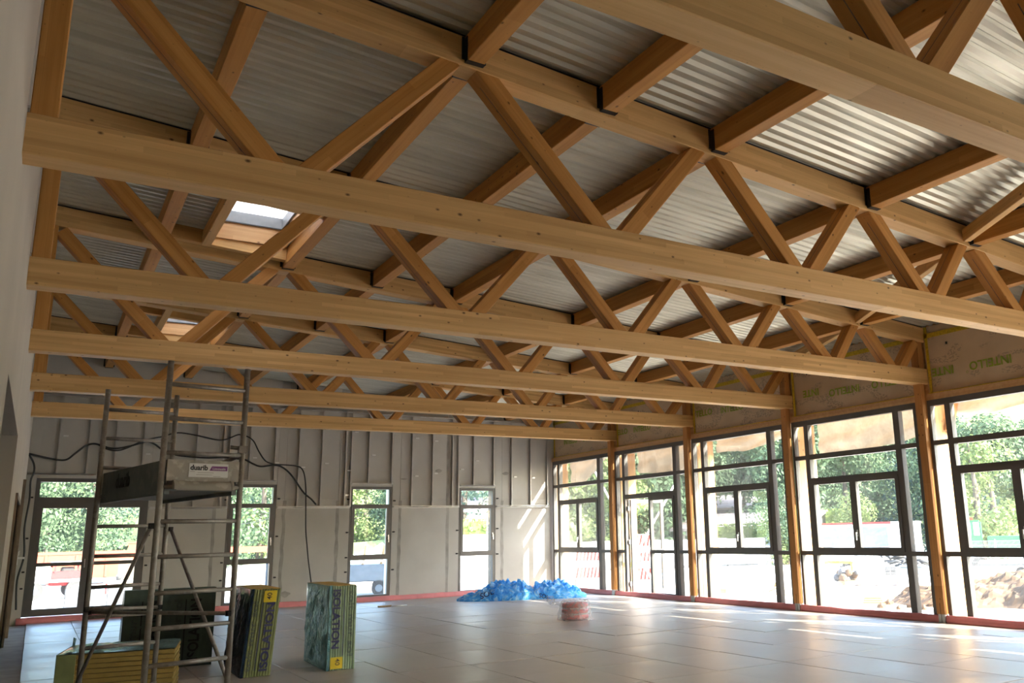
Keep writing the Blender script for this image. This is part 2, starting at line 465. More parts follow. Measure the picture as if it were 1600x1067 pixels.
# ------------------------------------------------------------------ walls
def wall_with_holes(bm, plane, d0, d1, s0, s1, ztop, holes):
    """plane 'y': wall across x at y d0..d1; plane 'x': wall along y at x d0..d1. holes: (s0, s1, z0, z1). ztop(s)"""
    def bx(a, b, z0, z1a, z1b):
        pts = [(a, z0), (b, z0), (b, z1b), (a, z1a)]
        add_prism(bm, pts, d0, d1, 1 if plane == 'y' else 0)
    edges = sorted({s0, s1, *[h[0] for h in holes], *[h[1] for h in holes]})
    for a, b in zip(edges, edges[1:]):
        hs = sorted([h for h in holes if h[0] <= a+1e-6 and h[1] >= b-1e-6], key=lambda h: h[2])
        z = -0.3
        for h in hs:
            if h[2] > z+1e-3: bx(a, b, z, h[2], h[2])
            z = h[3]
        bx(a, b, z, ztop(a), ztop(b))
# back wall; openings measured from the photograph
BW = [(0.20, 2.44, 0.13, 3.08), (4.17, 5.30, 0.10, 2.98), (7.16, 8.30, 0.09, 2.95), (10.24, 11.37, 0.06, 2.93)]
bm = bmesh.new()
wall_with_holes(bm, 'y', YB+0.018, YB+0.36, -0.3, 13.36, lambda x: roofz(x)+0.02, [(a, b, max(z0-.06, -.2), z1) for a, b, z0, z1 in BW])
wall_back = tag(ob('wall_back', bm, M['board']), 'grey plasterboard back wall with open metal studs and four openings', kind='structure')
# its boards, one by one, with the gap at every joint
seams = [0.0, 0.20, 2.44, 2.62, 3.88, 4.17, 5.30, 5.50, 6.85, 7.16, 8.30, 8.52, 9.90, 10.24, 11.37, 11.58, 13.14]
def pboard(x0, x1, z0, z1a, z1b):
    b = bmesh.new(); add_prism(b, [(x0+.003, z0), (x1-.003, z0), (x1-.003, z1b), (x0+.003, z1a)], YB, YB+0.017, 1)
    ob('plasterboard', b, M['board'], wall_back)
for a, b in zip(seams, seams[1:]):
    hit = [h for h in BW if h[0] <= a+1e-3 and h[1] >= b-1e-3]
    if hit: pboard(a, b, hit[0][3], roofz(a), roofz(b))
    else:
        pboard(a, b, -0.03, 2.62, 2.62); pboard(a, b, 2.626, roofz(a), roofz(b))
for x in (3.88, 5.50, 6.85, 8.52, 9.90, 11.58):
    b = bmesh.new()
    zz = -0.03; wv = [R.uniform(.016, .048) for _ in range(14)]
    n = 13; top = 2.6 if x != 9.90 else 4.8
    A = [b.verts.new((x-wv[i]-.008, YB-0.0025, 0.08+i*(top-.1)/n)) for i in range(n+1)]
    B_ = [b.verts.new((x+wv[-1-i]+.008, YB-0.0025, 0.08+i*(top-.1)/n)) for i in range(n+1)]
    for i in range(n): b.faces.new((A[i], B_[i], B_[i+1], A[i+1]))
    r = bmesh.ops.extrude_face_region(b, geom=b.faces[:]); bmesh.ops.translate(b, verts=[v for v in r['geom'] if isinstance(v, bmesh.types.BMVert)], vec=(0, .002, 0))
    ob('joint_plaster', b, M['joint'], wall_back)
for x, z, w, h in ((9.62, 3.40, .20, .10), (11.70, 3.36, .22, .10), (8.62, 3.16, .20, .05), (5.63, 0.30, .26, .14)):
    b = bmesh.new(); pts = []
    vs = [b.verts.new((x+w/2*math.cos(t)*R.uniform(.75, 1.15), YB-0.002, z+h/2*math.sin(t)*R.uniform(.75, 1.15))) for t in [2*PI*k/12 for k in range(12)]]
    b.faces.new(vs); r = bmesh.ops.extrude_face_region(b, geom=b.faces[:]); bmesh.ops.translate(b, verts=[v for v in r['geom'] if isinstance(v, bmesh.types.BMVert)], vec=(0, .0015, 0))
    ob('plaster_patch', b, M['joint'], wall_back)
# studs, tracks, clips
def stud_mesh(h):
    b = bmesh.new(); w, d, t = 0.034, 0.056, 0.003
    add_box(b, -w/2, w/2, 0, t, 0, h); add_box(b, w/2-t, w/2, t, d, 0, h); add_box(b, -w/2, w/2-t, d-t, d, 0, h); add_box(b, -w/2, -w/2+t, t, .010, 0, h)
    return b
YS = YB-0.066
lowT = [(2.46, 4.15), (5.32, 7.14), (8.32, 10.22), (11.39, 13.12)]
highT = [(0.04, 2.46, 3.155), (4.19, 5.28, 3.055), (7.18, 8.28, 3.01), (10.26, 11.35, 2.985)]
studs = [0.55, 1.13, 1.40, 1.67, 2.24, 2.80, 3.39, 3.99, 4.14, 4.61, 5.21, 5.80, 6.38, 7.00, 7.15, 7.62, 8.26, 8.83, 9.43, 10.02, 10.20, 10.67, 11.30, 11.88, 12.50, 13.07]
ZST = 4.93
for x in studs:
    z0 = 2.42
    for a, b, z in highT:
        if a < x < b: z0 = z+.02
    ob('stud', stud_mesh(ZST-0.07*x/13-z0), M['stud'], wall_back, (x, YS, z0))
for a, b in lowT:
    bmx = bmesh.new(); add_box(bmx, a, b, YS-.004, YS+.052, 2.40, 2.425); add_box(bmx, a, b, YS-.004, YS-.001, 2.385, 2.44)
    ob('floor_track', bmx, M['zinc'], wall_back)
for a, b, z in highT:
    bmx = bmesh.new(); add_box(bmx, a, b, YS-.004, YS+.052, z, z+.022); add_box(bmx, a, b, YS-.004, YS-.001, z-.012, z+.03)
    ob('lintel_track', bmx, M['zinc'], wall_back)
bmx = bmesh.new(); add_prism(bmx, [(0.03, ZST), (13.1, ZST-.08), (13.1, ZST-.05), (0.03, ZST+.03)], YS-.004, YS+.052, 1)
ob('head_track', bmx, M['stud'], wall_back)
for x, z in ((0.62, 4.02), (1.46, 4.03), (2.30, 3.66), (4.68, 3.63), (5.22, 3.52), (5.87, 3.42), (6.46, 3.53), (7.05, 3.36), (7.70, 3.78), (8.92, 3.24), (9.48, 3.32), (10.27, 3.45), (10.74, 3.70), (11.95, 3.26), (12.55, 3.24), (6.46, 4.42), (7.22, 4.38), (8.92, 4.28), (9.48, 4.22), (11.95, 4.6), (7.02, 2.72)):
    bmx = bmesh.new(); add_box(bmx, -.01, .085, 0, .07, -.004, .004); add_box(bmx, -.01, .085, -.002, .002, -.016, .016)
    ob('stud_clip', bmx, M['zinc'], wall_back, (x, YS-.006, z))
# clamps at the sides of the openings
for (a, b, z0, z1) in BW:
    for s in (a-.055, b+.055):
        for k, z in enumerate((0.75, 1.10, 1.75, 2.62)):
            if R.random() < .8:
                bmx = bmesh.new(); add_box(bmx, -.025, .025, -.035, 0, -.018, .018); add_box(bmx, -.008, .03, -.06, -.03, -.01, .01)
                ob('wall_clamp', bmx, M['black'], wall_back, (s, YB, z+R.uniform(-.05, .05)))

# left wall with two tall openings
bm = bmesh.new()
wall_with_holes(bm, 'x', -0.30, 0.0, YF, YB+0.02, lambda y: roofz(0)+0.04, [(8.45, 13.08, -0.3, 2.94), (15.6, 18.4, -0.3, 2.30)])
wall_left = tag(ob('wall_left', bm, M['plaster']), 'whitish plastered left wall with tall openings to a dark corridor', kind='structure')
for y0, y1 in ((18.40, 18.47), (15.53, 15.60)):
    bmx = bmesh.new(); add_box(bmx, -0.31, 0.03, y0, y1, -0.03, 2.30); ob('door_lining', bmx, M['brown'], wall_left)
bmx = bmesh.new(); add_box(bmx, -0.31, 0.03, 15.53, 18.47, 2.30, 2.37); ob('door_lining', bmx, M['brown'], wall_left)
bmx = bmesh.new(); add_box(bmx, 0.0, 0.05, 20.2, 20.45, -0.03, 2.86); ob('cover_board', bmx, M['brown'], wall_left)
for k in range(1, 7):
    bmx = bmesh.new(); add_box(bmx, 0.0, 0.014, TY(k)-.045, TY(k)-.008, 4.32, 5.70); ob('light_gap_strip', bmx, M['zinc'], wall_left)  # bright strip stands in for light showing in the gap by the post
bmx = bmesh.new(); add_box(bmx, 0.0, 0.012, YF, YB, roofz(0)-.5, roofz(0)-.42); ob('wall_rail', bmx, M['stud'], wall_left)
bm = bmesh.new(); add_box(bm, -2.75, -2.6, YF, YB+.3, -.3, 3.4); add_box(bm, -2.75, -0.30, YF, YB+.3, 3.2, 3.4); add_box(bm, -2.75, -.3, YF-.1, YF, -.3, 3.4); add_box(bm, -2.75, -.3, YB+.2, YB+.3, -.3, 3.4)
tag(ob('trim_1', bm, M['darkroom']), 'dark unlit corridor behind the left wall', kind='structure')
# front wall behind the camera
bm = bmesh.new(); add_prism(bm, [(-.3, -.3), (13.36, -.3), (13.36, roofz(13.36)), (-.3, roofz(-.3))], YF-.2, YF, 1)
tag(ob('wall_front', bm, M['board']), 'plain wall behind the viewpoint', kind='structure')

# right wall above the glazing: timber header, printed membrane, tapes
bm = bmesh.new(); add_box(bm, 13.37, 13.42, YF, YB+.3, 3.74, roofz(13.42)+.04)
wall_right = tag(ob('wall_right', bm, M['outpost']), 'wall above the right-hand glazing, lined with printed brown membrane', kind='structure')
for k in range(0, 8):
    ya = (YB if k == 0 else TY(k)+0.02); yb = (TY(k+1)+0.19 if k < 7 else YF)
    b = bmesh.new(); add_box(b, 13.25, 13.366, yb, ya, 3.725, 3.835); ob('header_beam', b, M['outpost'], wall_right)
    # membrane, slightly slack
    b = bmesh.new(); ny, nz = 30, 10
    z0, z1 = 3.83, roofz(13.33)-0.01
    g = [[b.verts.new((13.335+0.014*noise.noise(Vector((ya-(ya-yb)*i/ny, z0*2+j*.2, k*3.1)))*(1 if 0 < j < nz else 0), ya-(ya-yb)*i/ny, z0+(z1-z0)*j/nz)) for j in range(nz+1)] for i in range(ny+1)]
    for i in range(ny):
        for j in range(nz):
            f = b.faces.new((g[i][j], g[i+1][j], g[i+1][j+1], g[i][j+1])); f.smooth = True
    me = fin(b, 'membrane'); ob('membrane', me, M['membrane'], wall_right)
    for yy in (ya-.09, yb+.03):
        b = bmesh.new(); add_box(b, 13.315, 13.322, yy, yy+.055, 3.84, roofz(13.3)-.02); ob('tape', b, M['yellow'], wall_right)
    b = bmesh.new(); add_box(b, 13.315, 13.322, yb, ya, roofz(13.3)-.22, roofz(13.3)-.14); ob('tape', b, M['yellow'], wall_right)
    b = bmesh.new(); add_box(b, 13.316, 13.322, yb, ya, 3.842, 3.862); ob('tape', b, M['yellow'], wall_right)
# the words on the membrane: right way up in the far bays, upside down in the near ones
TXT = 13.312
def intello(y_left, s, up=True, z=4.2, cap=0.145, width=0.76):
    n = {'INTELLO': 1.0, 'INTE': 0.56, 'TELLO': 0.80, 'ELLO': 0.62, 'INTEL': .70, 'OLL': .5, 'LLO': .46}[s]
    if up: mw = axes((TXT, y_left, z-cap/2), (0, -1, 0), (0, 0, 1))
    else: mw = axes((TXT, y_left, z+cap/2), (0, 1, 0), (0, 0, -1))
    word(s, cap, width*n, M['green_print'], wall_right, mw, name='printed_word', offset=.022)
intello(19.62, 'ELLO', True, 4.24); intello(18.86, 'INTELLO', True, 4.23); intello(17.75, 'INTELLO', True, 4.23)
intello(16.26, 'TELLO', True, 4.31); intello(15.34, 'INTELLO', True, 4.29); intello(14.30, 'INTEL', True, 4.28)
intello(12.33, 'INTE', False, 4.27); intello(11.30, 'INTELLO', False, 4.19); intello(10.24, 'INTELLO', False, 4.19)
intello(9.24, 'INTE', False, 4.20); intello(8.17, 'INTELLO', False, 4.19); intello(7.1, 'INTELLO', False, 4.19)
intello(22.5, 'INTELLO', True, 4.26); intello(21.4, 'INTELLO', True, 4.25)
for y, z in ((8.98, 4.11), (12.11, 4.11)):
    b = bmesh.new(); A = [b.verts.new((TXT, y+.022*math.cos(t), z+.022*math.sin(t))) for t in [2*PI*k/14 for k in range(14)]]
    Bv = [b.verts.new((TXT, y+.015*math.cos(t), z+.015*math.sin(t))) for t in [2*PI*k/14 for k in range(14)]]
    for k in range(14): b.faces.new((A[k], A[(k+1) % 14], Bv[(k+1) % 14], Bv[k]))
    ob('registered_mark', b, M['green_print'], wall_right)
for y in (9.3, 8.3, 12.6, 11.6, 15.4, 18.6):
    b = bmesh.new(); add_box(b, TXT, TXT+.003, y, y+.035, 4.66, 4.70); ob('printed_square', b, M['black'], wall_right)

# ------------------------------------------------------------------ glazing
class Win:
    def __init__(s, name, mapf, label, kind='structure'):
        s.root = empty(name, (0, 0, 0), 0, label, None, None, kind); s.m = mapf; s.fb = bmesh.new()
    def box(s, bm, a0, a1, z0, z1, d0, d1):
        p, q = s.m(a0, z0, d0), s.m(a1, z1, d1)
        add_box(bm, min(p[0], q[0]), max(p[0], q[0]), min(p[1], q[1]), max(p[1], q[1]), min(p[2], q[2]), max(p[2], q[2]))
    def bar(s, a0, a1, z0, z1, d0=0.0, d1=0.10): s.box(s.fb, a0, a1, z0, z1, d0, d1)
    def ring(s, bm, a0, a1, z0, z1, w, d0, d1, wt=None, wb=None):
        wt = wt or w; wb = wb or w
        s.box(bm, a0, a0+w, z0, z1, d0, d1); s.box(bm, a1-w, a1, z0, z1, d0, d1)
        s.box(bm, a0+w, a1-w, z1-wt, z1, d0, d1); s.box(bm, a0+w, a1-w, z0, z0+wb, d0, d1)
    def pane(s, a0, a1, z0, z1, d=0.05, parent=None):
        b = bmesh.new(); s.box(b, a0-.004, a1+.004, z0-.004, z1+.004, d, d+.010); return ob('pane', b, M['glass'], parent or s.root)
    def sash(s, a0, a1, z0, z1, w=0.07, d0=-0.015, d1=0.07, handle=None, mids=(), wt=None, wb=None):
        b = bmesh.new(); s.ring(b, a0, a1, z0, z1, w, d0, d1, wt, wb)
        zs = [z0+(wb or w)]
        for m0, m1 in mids: s.box(b, a0+w, a1-w, m0, m1, d0, d1); zs += [m0, m1]
        zs.append(z1-(wt or w))
        o = ob('sash', b, M['frame'], s.root)
        for k in range(0, len(zs), 2): s.pane(a0+w, a1-w, zs[k], zs[k+1], 0.03, o)
        if handle:
            ha, hz = handle; h = bmesh.new()
            s.box(h, ha-.013, ha+.013, hz-.06, hz+.06, d0-.012, d0); s.box(h, ha-.009, ha+.009, hz-.01, hz+.012, d0-.05, d0-.012); s.box(h, ha-.011, ha+.011, hz-.13, hz+.014, d0-.06, d0-.045)
            ob('handle', h, M['handle'], o)
        return o
    def done(s): return ob('frame', s.fb, M['frame'], s.root)
mapB = lambda a, z, d: (a, YB+0.01+d, z)
mapR = lambda a, z, d: (13.25+d, a, z)
names = ['leftmost narrow window of the back wall, half behind the scaffold', 'middle narrow window of the back wall, behind the upright foil pack', 'right narrow window of the back wall, beside the blue film heap']
for n, (a, b, z0, z1) in enumerate(BW[1:]):
    w = Win('window_%d' % (n+1), mapB, names[n])
    w.ring(w.fb, a, b, z0, z1, 0.075, 0, 0.09)
    zt = z1-.47
    w.bar(a+.075, b-.075, zt-.05, zt); w.bar(a+.075, b-.075, 1.055, 1.13)
    w.pane(a+.075, b-.075, zt, z1-.075); w.pane(a+.075, b-.075, z0+.075, 1.055)
    w.sash(a+.06, b-.06, 1.11, zt-.03, 0.075, handle=(b-.085, 1.62)); w.done()
    # painted reveal outside
    o = bmesh.new(); w.box(o, b-.02, b, z0, z1, .10, .42); w.box(o, a, a+.02, z0, z1, .10, .42); w.box(o, a, b, z1-.02, z1, .1, .42); w.box(o, a, b, z0-.05, z0, .1, .46)
    ob('reveal', o, M['white'] if n == 1 else M['brown'], w.root)
a, b, z0, z1 = BW[0]
w = Win('door_1', mapB, 'double glazed door in the left corner of the back wall, with a transom light over it')
w.ring(w.fb, a, b, z0, z1, 0.085, 0, 0.09, wb=.05)
w.bar(a+.085, b-.085, 2.52, 2.66); w.pane(a+.085, b-.085, 2.66, z1-.085)
md = 1.325
w.sash(a+.07, md, z0+.04, 2.53, .11, mids=((1.17, 1.25),), wb=.11, handle=(md-.05, 1.25)); w.sash(md, b-.07, z0+.04, 2.53, .10, mids=((1.17, 1.25),), wb=.11); w.done()
rl = ['end bay', 'bay with the open door', 'third bay from the back wall', 'fourth bay from the back wall', 'fifth bay from the back wall, cut by the right edge', 'sixth bay', 'seventh bay']
for k in range(0, 7):
    A = (23.08 if k == 0 else TY(k)); B = TY(k+1)
    nm = 'door_2' if k == 1 else 'window_%d' % (4+k-(1 if k > 1 else 0))
    w = Win(nm, mapR, 'grey glazed %s of the right-hand wall' % rl[k])
    y1, y0 = A+.03, B+.20
    zb, zt = 0.06, 3.725
    dd = 0.115
    gl = [(A-.31, A-.03), (A-2.52, A-.42), (A-2.97, A-2.65)]
    if k == 0: gl = [(A-.27, A-.04), (A-2.47, A-.38), (B+.33, A-2.62)]
    vs = [(y0, gl[2][0]), (gl[2][1], gl[1][0]), (gl[1][1], gl[0][0]), (gl[0][1], y1)]
    for p, q in vs: w.bar(p, q, zb, zt, 0, dd)
    rows = [3.62, 3.03, 2.92, 2.54, 2.47]
    for g in (gl[0], gl[2]):
        w.bar(g[0], g[1], 3.62, zt, 0, dd); w.bar(g[0], g[1], 2.94, 3.02, 0, dd); w.bar(g[0], g[1], 1.07, 1.15, 0, dd); w.bar(g[0], g[1], zb, .10, 0, dd)
        for p, q in ((.10, 1.07), (1.15, 2.94), (3.02, 3.62)): w.pane(g[0], g[1], p, q)
    g = gl[1]; mid = (g[0]+g[1])/2
    w.bar(g[0], g[1], 3.62, zt, 0, dd); w.bar(g[0], g[1], 2.93, 3.03, 0, dd); w.pane(g[0], g[1], 3.03, 3.62); w.pane(g[0], g[1], 2.56, 2.93)
    if k != 1:
        w.bar(g[0], g[1], 2.49, 2.56, 0, dd); w.bar(g[0], g[1], 1.07, 1.15, 0, dd); w.bar(g[0], g[1], zb, .10, 0, dd)
        w.pane(g[0], g[1], .10, 1.07)
        w.sash(mid, g[1]-.0, 1.14, 2.50, .075); w.sash(g[0], mid, 1.14, 2.50, .075, handle=(mid-.03, 1.48)); w.done()
    else:
        w.bar(g[0], g[1], 2.44, 2.56, 0, dd)
        w.sash(g[0], mid, .05, 2.44, .075, mids=((1.07, 1.15),), handle=(mid-.04, 1.2)); w.done()
        # the other leaf stands open, square to the wall, outside
        L = g[1]-mid; yh = g[1]-.03
        ml = lambda a_, z_, d_: (13.36+a_, yh-d_, z_)
        lw = Win('door_3', ml, 'open leaf of the glazed door, swung out into the sun')
        lw.sash(0, L, .05, 2.43, .085, 0, .06, mids=((1.07, 1.15),)); 
        h = bmesh.new()
        for z in (.3, 1.35, 2.2): lw.box(h, -.06, .02, z-.05, z+.05, -.02, .03)
        ob('hinge', h, M['handle'], lw.root); lw.fb.free()

# skylights
for n, (x0, x1, yy0, yy1) in enumerate(HOLES):
    root = empty('window_%d' % (12+n), (0, 0, 0), 0, ('nearer' if n == 0 else 'farther')+' skylight in the roof near the left wall', None, None, 'structure')
    zt = roofz(x0)+.07; zb = roofz(x1)+.0
    b = bmesh.new()
    add_box(b, x0-.05, x0, yy0-.05, yy1+.05, zb-.02, zt+.10); add_box(b, x1, x1+.05, yy0-.05, yy1+.05, zb-.02, zt+.10)
    add_box(b, x0, x1, yy0-.05, yy0, zb-.02, zt+.10); add_box(b, x0, x1, yy1, yy1+.05, zb-.02, zt+.10)
    ob('timber_curb', b, M['outpost'], root)
    b = bmesh.new()
    for q in ((x0-.06, x0+.03, yy0-.06, yy1+.06), (x1-.03, x1+.06, yy0-.06, yy1+.06), (x0, x1, yy0-.06, yy0+.03), (x0, x1, yy1-.03, yy1+.06)): add_box(b, *q, zt+.10, zt+.26)
    ob('skylight_frame', b, M['upstand'], root)
    b = bmesh.new(); add_box(b, x0, x1, yy1-.034, yy1-.028, zt+.085, zt+.10); ob('dark_gap_strip', b, M['black'], root)  # black strip paints in the dark gap under the skylight frame
    b = bmesh.new(); add_box(b, x0-.04, x1+.04, yy0-.04, yy1+.04, zt+.26, zt+.275); ob('dome', b, M['opal'], root)

# red foam strips at the foot of the walls
def strip(name, pts, w, h, label):
    b = bmesh.new(); n = len(pts); prev = None
    for i, (x, y_) in enumerate(pts):
        d = Vector((pts[min(i+1, n-1)][0]-pts[max(i-1, 0)][0], pts[min(i+1, n-1)][1]-pts[max(i-1, 0)][1])).normalized(); nn = Vector((-d.y, d.x))
        hh = h*(1+.16*noise.noise(Vector((x*1.3, y_*1.3, 4))))+.012*noise.noise(Vector((x*4, y_*4, 1))); wob = .014*noise.noise(Vector((x*2, y_*2, 9)))
        sec = [(-w/2, -.03), (-w/2, hh*.45), (-w/2+.012, hh*.52), (-w/2+.006, hh*.8), (-w/4, hh), (w/4, hh), (w/2, hh*.8), (w/2, -.03)]
        ring = [b.verts.new((x+nn.x*(s+wob), y_+nn.y*(s+wob), z)) for s, z in sec]
        if prev:
            for k in range(len(sec)):
                f = b.faces.new((prev[k], prev[(k+1) % 8], ring[(k+1) % 8], ring[k])); f.smooth = True
        else: b.faces.new(ring)
        prev = ring
    b.faces.new(prev[::-1])
    o = ob(name, b, M['red']); tag(o, label, None, None, 'structure'); return o
strip('baseboard_right', [(13.21, 22.95-.18*i) for i in range(147)], 0.085, 0.115, 'red foam edge strip along the foot of the right-hand glazing')
strip('baseboard_back', [(0.12+.15*i, YB-.055) for i in range(86)], 0.085, 0.12, 'red foam edge strip along the foot of the back wall')

# ------------------------------------------------------------------ timber columns, trusses, purlins, roof braces
CW, CT = 0.2125, 0.279     # bottom chord: width, height
ZB = 4.018
which = ['', 'truss nearest the back wall', 'second truss from the back wall', 'third truss from the back wall', 'fourth truss from the back wall', 'fifth truss from the back wall', 'nearest truss']
for k in range(1, 7):
    yc = TY(k)+CW/2
    c = empty('timber_column', (13.19, yc, 0), 0, 'orange pine column between glazed bays, carrying the '+which[k], 'column', 'pine columns along the right-hand glazing')
    L = ZB-0.14
    timber('shaft', (0, 0, 0.14), (0, 0, ZB), 0.155, 0.12, M['post'], c, Vector((1, 0, 0)))
    b = bmesh.new(); add_box(b, -.045, .045, -.06, -.006, 0, .145); add_box(b, -.045, .045, .006, .06, 0, .145); add_box(b, -.05, .05, -.07, .07, -.01, .012); ob('foot_shoe', b, M['plate'], c)
    b = bmesh.new(); add_box(b, -.0615, .0, -.004, .004, .14, .32); ob('slot', b, M['black'], c)
BN = [1.62, 4.50, 6.93, 9.05, 10.97, 12.55]
TN = [0.10, 3.02, 5.68, 7.95, 9.92, 11.70, 13.08]
tl = ['', 'farthest pine truss, its long chord just in front of the studded back wall', 'second farthest pine truss, one bay in front of the farthest', 'third pine truss from the back wall, in mid room',
      'fourth pine truss from the back wall, ending at the rightmost column in full view', 'large pine truss whose bottom chord crosses the whole picture', 'nearest pine truss, its chord crossing the top right corner']
chord = beam_mesh('bottom_chord', 13.32, CW, CT, .007); chord.materials.append(M['glulam'])
def tz(x): return roofz(x)-0.285
for k in range(1, 7):
    y = TY(k)+CW/2
    t = empty('roof_truss', (0, y, 0), 0, tl[k], 'truss', 'pine roof trusses')
    ob('bottom_chord', chord, None, t, (0, 0, ZB+CT/2))
    timber('top_chord', (0.0, 0, roofz(0)-.1425), (13.32, 0, roofz(13.32)-.1425), CW, 0.285, M['glulam'], t)
    g = bmesh.new(); add_prism(g, [(0, roofz(0)-.0005), (13.3, roofz(13.3)-.0005), (13.3, roofz(13.3)-.016), (0, roofz(0)-.016)], -CW/2-.004, CW/2+.004, 1); ob('sealing_strip', g, M['black'], t)
    timber('end_post', (0.09, 0, ZB+CT-.01), (0.09, 0, tz(0.09)+.01), 0.2, 0.155, M['pine'], t, Vector((1, 0, 0)))
    timber('end_post', (13.22, 0, ZB+CT-.01), (13.22, 0, tz(13.2)+.01), 0.16, 0.14, M['post'], t, Vector((1, 0, 0)))
    for i, xb in enumerate(BN):
        zb_ = ZB+CT-.05
        for a, bb in (((TN[i]+.13, tz(TN[i])+.04), (xb-.10, zb_)), ((xb+.11, zb_), (TN[i+1]-.13, tz(TN[i+1])+.04))):
            if i == 0 and a[0] < .5: a = (0.20, tz(0.2)-.05)
            if a[0] > 12 and bb[0] > 12.9: bb = (13.10, tz(13.1)-.02)
            d = timber('diagonal', (a[0], 0, a[1]), (bb[0], 0, bb[1]), 0.195, 0.155, M['pine'], t)
            # the dark joint between the two plies, on the narrow lower face
            g = bmesh.new(); Ld = (Vector((a[0], 0, a[1]))-Vector((bb[0], 0, bb[1]))).length
            add_box(g, .12, Ld-.12, -.004, .004, -.0782, .0782); ob('ply_joint', g, M['brown'], d)
PX = [1.36, 3.07, 4.43, 5.77, 8.08, 9.98, 11.75]
bayname = ['between the back wall and the farthest truss', 'between the farthest and second trusses', 'between the second and third trusses', 'between the third and fourth trusses', 'between the fourth truss and the picture-wide one', 'between the picture-wide truss and the nearest one']
def hanger(parent, yv, sgn, zc):
    b = bmesh.new()
    for s in (-1, 1):
        add_box(b, s*.082-.003, s*.082+.003, yv-(.055 if sgn > 0 else 0), yv+(0 if sgn > 0 else .055), zc-.128, zc+.10)
        add_box(b, min(s*.085, s*.112), max(s*.085, s*.112), yv-(.006 if sgn > 0 else 0), yv+(0 if sgn > 0 else .006), zc-.10, zc+.11)
    add_box(b, -.085, .085, yv-(.055 if sgn > 0 else 0), yv+(0 if sgn > 0 else .055), zc-.131, zc-.125)
    ob('joist_hanger', b, M['steel'], parent)
for k in range(0, 6):
    ya = YB-.0 if k == 0 else TY(k); yb = TY(k+1)+CW
    for i, x in enumerate(PX):
        if k == 0 and False: continue
        zc = roofz(x)-.126
        p = empty('purlin', (x, 0, 0), 0, '%s purlin from the left wall, %s' % (ORD[i+1], bayname[k]), 'purlin', 'pine purlins under the steel deck')
        timber('joist', (0, yb, zc), (0, ya, zc), 0.16, 0.25, M['pine'], p)
        hanger(p, ya-(.001), 1, zc); hanger(p, yb+.001, -1, zc)
# trimmers round the skylights
for n, (x0, x1, yy0, yy1) in enumerate(HOLES):
    nm = ('nearer', 'farther')[n]; k = (3, 1)[n]
    t = empty('trimmer', (0, 0, 0), 0, 'pine trimmers framing the %s skylight in the roof' % nm, 'trimmer', 'trimmers round the skylights')
    zc = lambda x: roofz(x)-.10
    timber('long_trimmer', (x0-.09, TY(k+1)+CW, zc(x0)-.02), (x0-.09, yy1+.02, zc(x0)-.02), .12, .2, M['glulam'], t)
    timber('cross_trimmer', (1.44, yy1+.10, zc(1.44)), (2.99, yy1+.10, zc(2.99)), .12, .2, M['glulam'], t)
    timber('cross_trimmer', (1.44, yy0-.10, zc(1.44)), (2.99, yy0-.10, zc(2.99)), .12, .2, M['glulam'], t)
# diagonal braces in the roof plane
nodes = [(13.1, 3), (11.68, 4), (9.90, 5), (8.1, 6)]
for i, ((xa, ka), (xb, kb)) in enumerate(zip(nodes, nodes[1:])):
    a = Vector((xa-.10, TY(ka)-.03, roofz(xa)-.16)); b_ = Vector((xb+.12, TY(kb)+CW+.05, roofz(xb)-.16))
    o = timber('wind_brace', a, b_, .10, .16, M['glulam']); tag(o, 'slanting pine roof brace between the %s and %s trusses from the back wall' % (ORD[ka], ORD[kb]), 'brace', 'slanting braces under the deck')

# ------------------------------------------------------------------ scaffold tower
def scz(z): return 1.6+.87*(z-1.6)
SC_ = {k: Vector((.31+.87*(x-.31), .325+.87*(y_-.325), 0)) for k, (x, y_) in dict(B=(1.245, 9.392), D=(1.971, 9.537), A=(0.839, 11.422), C=(1.565, 11.567)).items()}
M['scaf'] = plain('dusty_scaffold_tube', (0.29, 0.262, 0.235), 0.5, 0.4, 0.18, 9, 0.0, dirt=(0.36, 0.33, 0.30))
M['toe'] = plain('grey_green_toe_board', (0.16, 0.178, 0.178), 0.6, 0.1, 0.15, 5, 0, dirt=(0.20, 0.21, 0.20))
M['toe2'] = plain('dusty_end_board', (0.36, 0.33, 0.285), 0.65, 0.0, 0.15, 5, 0, dirt=(0.50, 0.47, 0.42))
M['label'] = plain('white_label', (0.72, 0.71, 0.70), 0.4, 0, .03)
M['purple'] = plain('purple_label', (0.20, 0.05, 0.20), 0.4, 0, .05)
M['ink'] = plain('black_ink', (0.01, 0.01, 0.012), 0.5)
sc = empty('scaffold_tower', (SC_['B'].x, SC_['B'].y, 0), 0, 'dusty grey mobile scaffold tower with one platform, standing left before the double door', 'scaffold')
def rel(v): return Vector(v)-Vector((SC_['B'].x, SC_['B'].y, 0))
ZTOP_S = scz(3.321)
for k in 'ABCD':
    b = bmesh.new(); p = SC_[k]
    add_tube(b, [rel((p.x, p.y, .14)), rel((p.x, p.y, ZTOP_S))], .024, 12); u = ob('upright', b, M['scaf'], sc)
    b = bmesh.new(); add_tube(b, [rel((p.x, p.y, .13)), rel((p.x, p.y, .30))], .03, 10); ob('collar', b, M['scaf'], u)
    b = bmesh.new(); add_tube(b, [rel((p.x-.02, p.y, .062)), rel((p.x+.02, p.y, .062))], .062, 14); add_box(b, *[c for q in [(rel(p).x-.03, rel(p).x+.03), (rel(p).y-.02, rel(p).y+.02), (.06, .14)] for c in q]); ob('castor', b, M['black'], u)
u_ = (SC_['D']-SC_['B']).normalized(); v_ = (SC_['A']-SC_['B']).normalized()
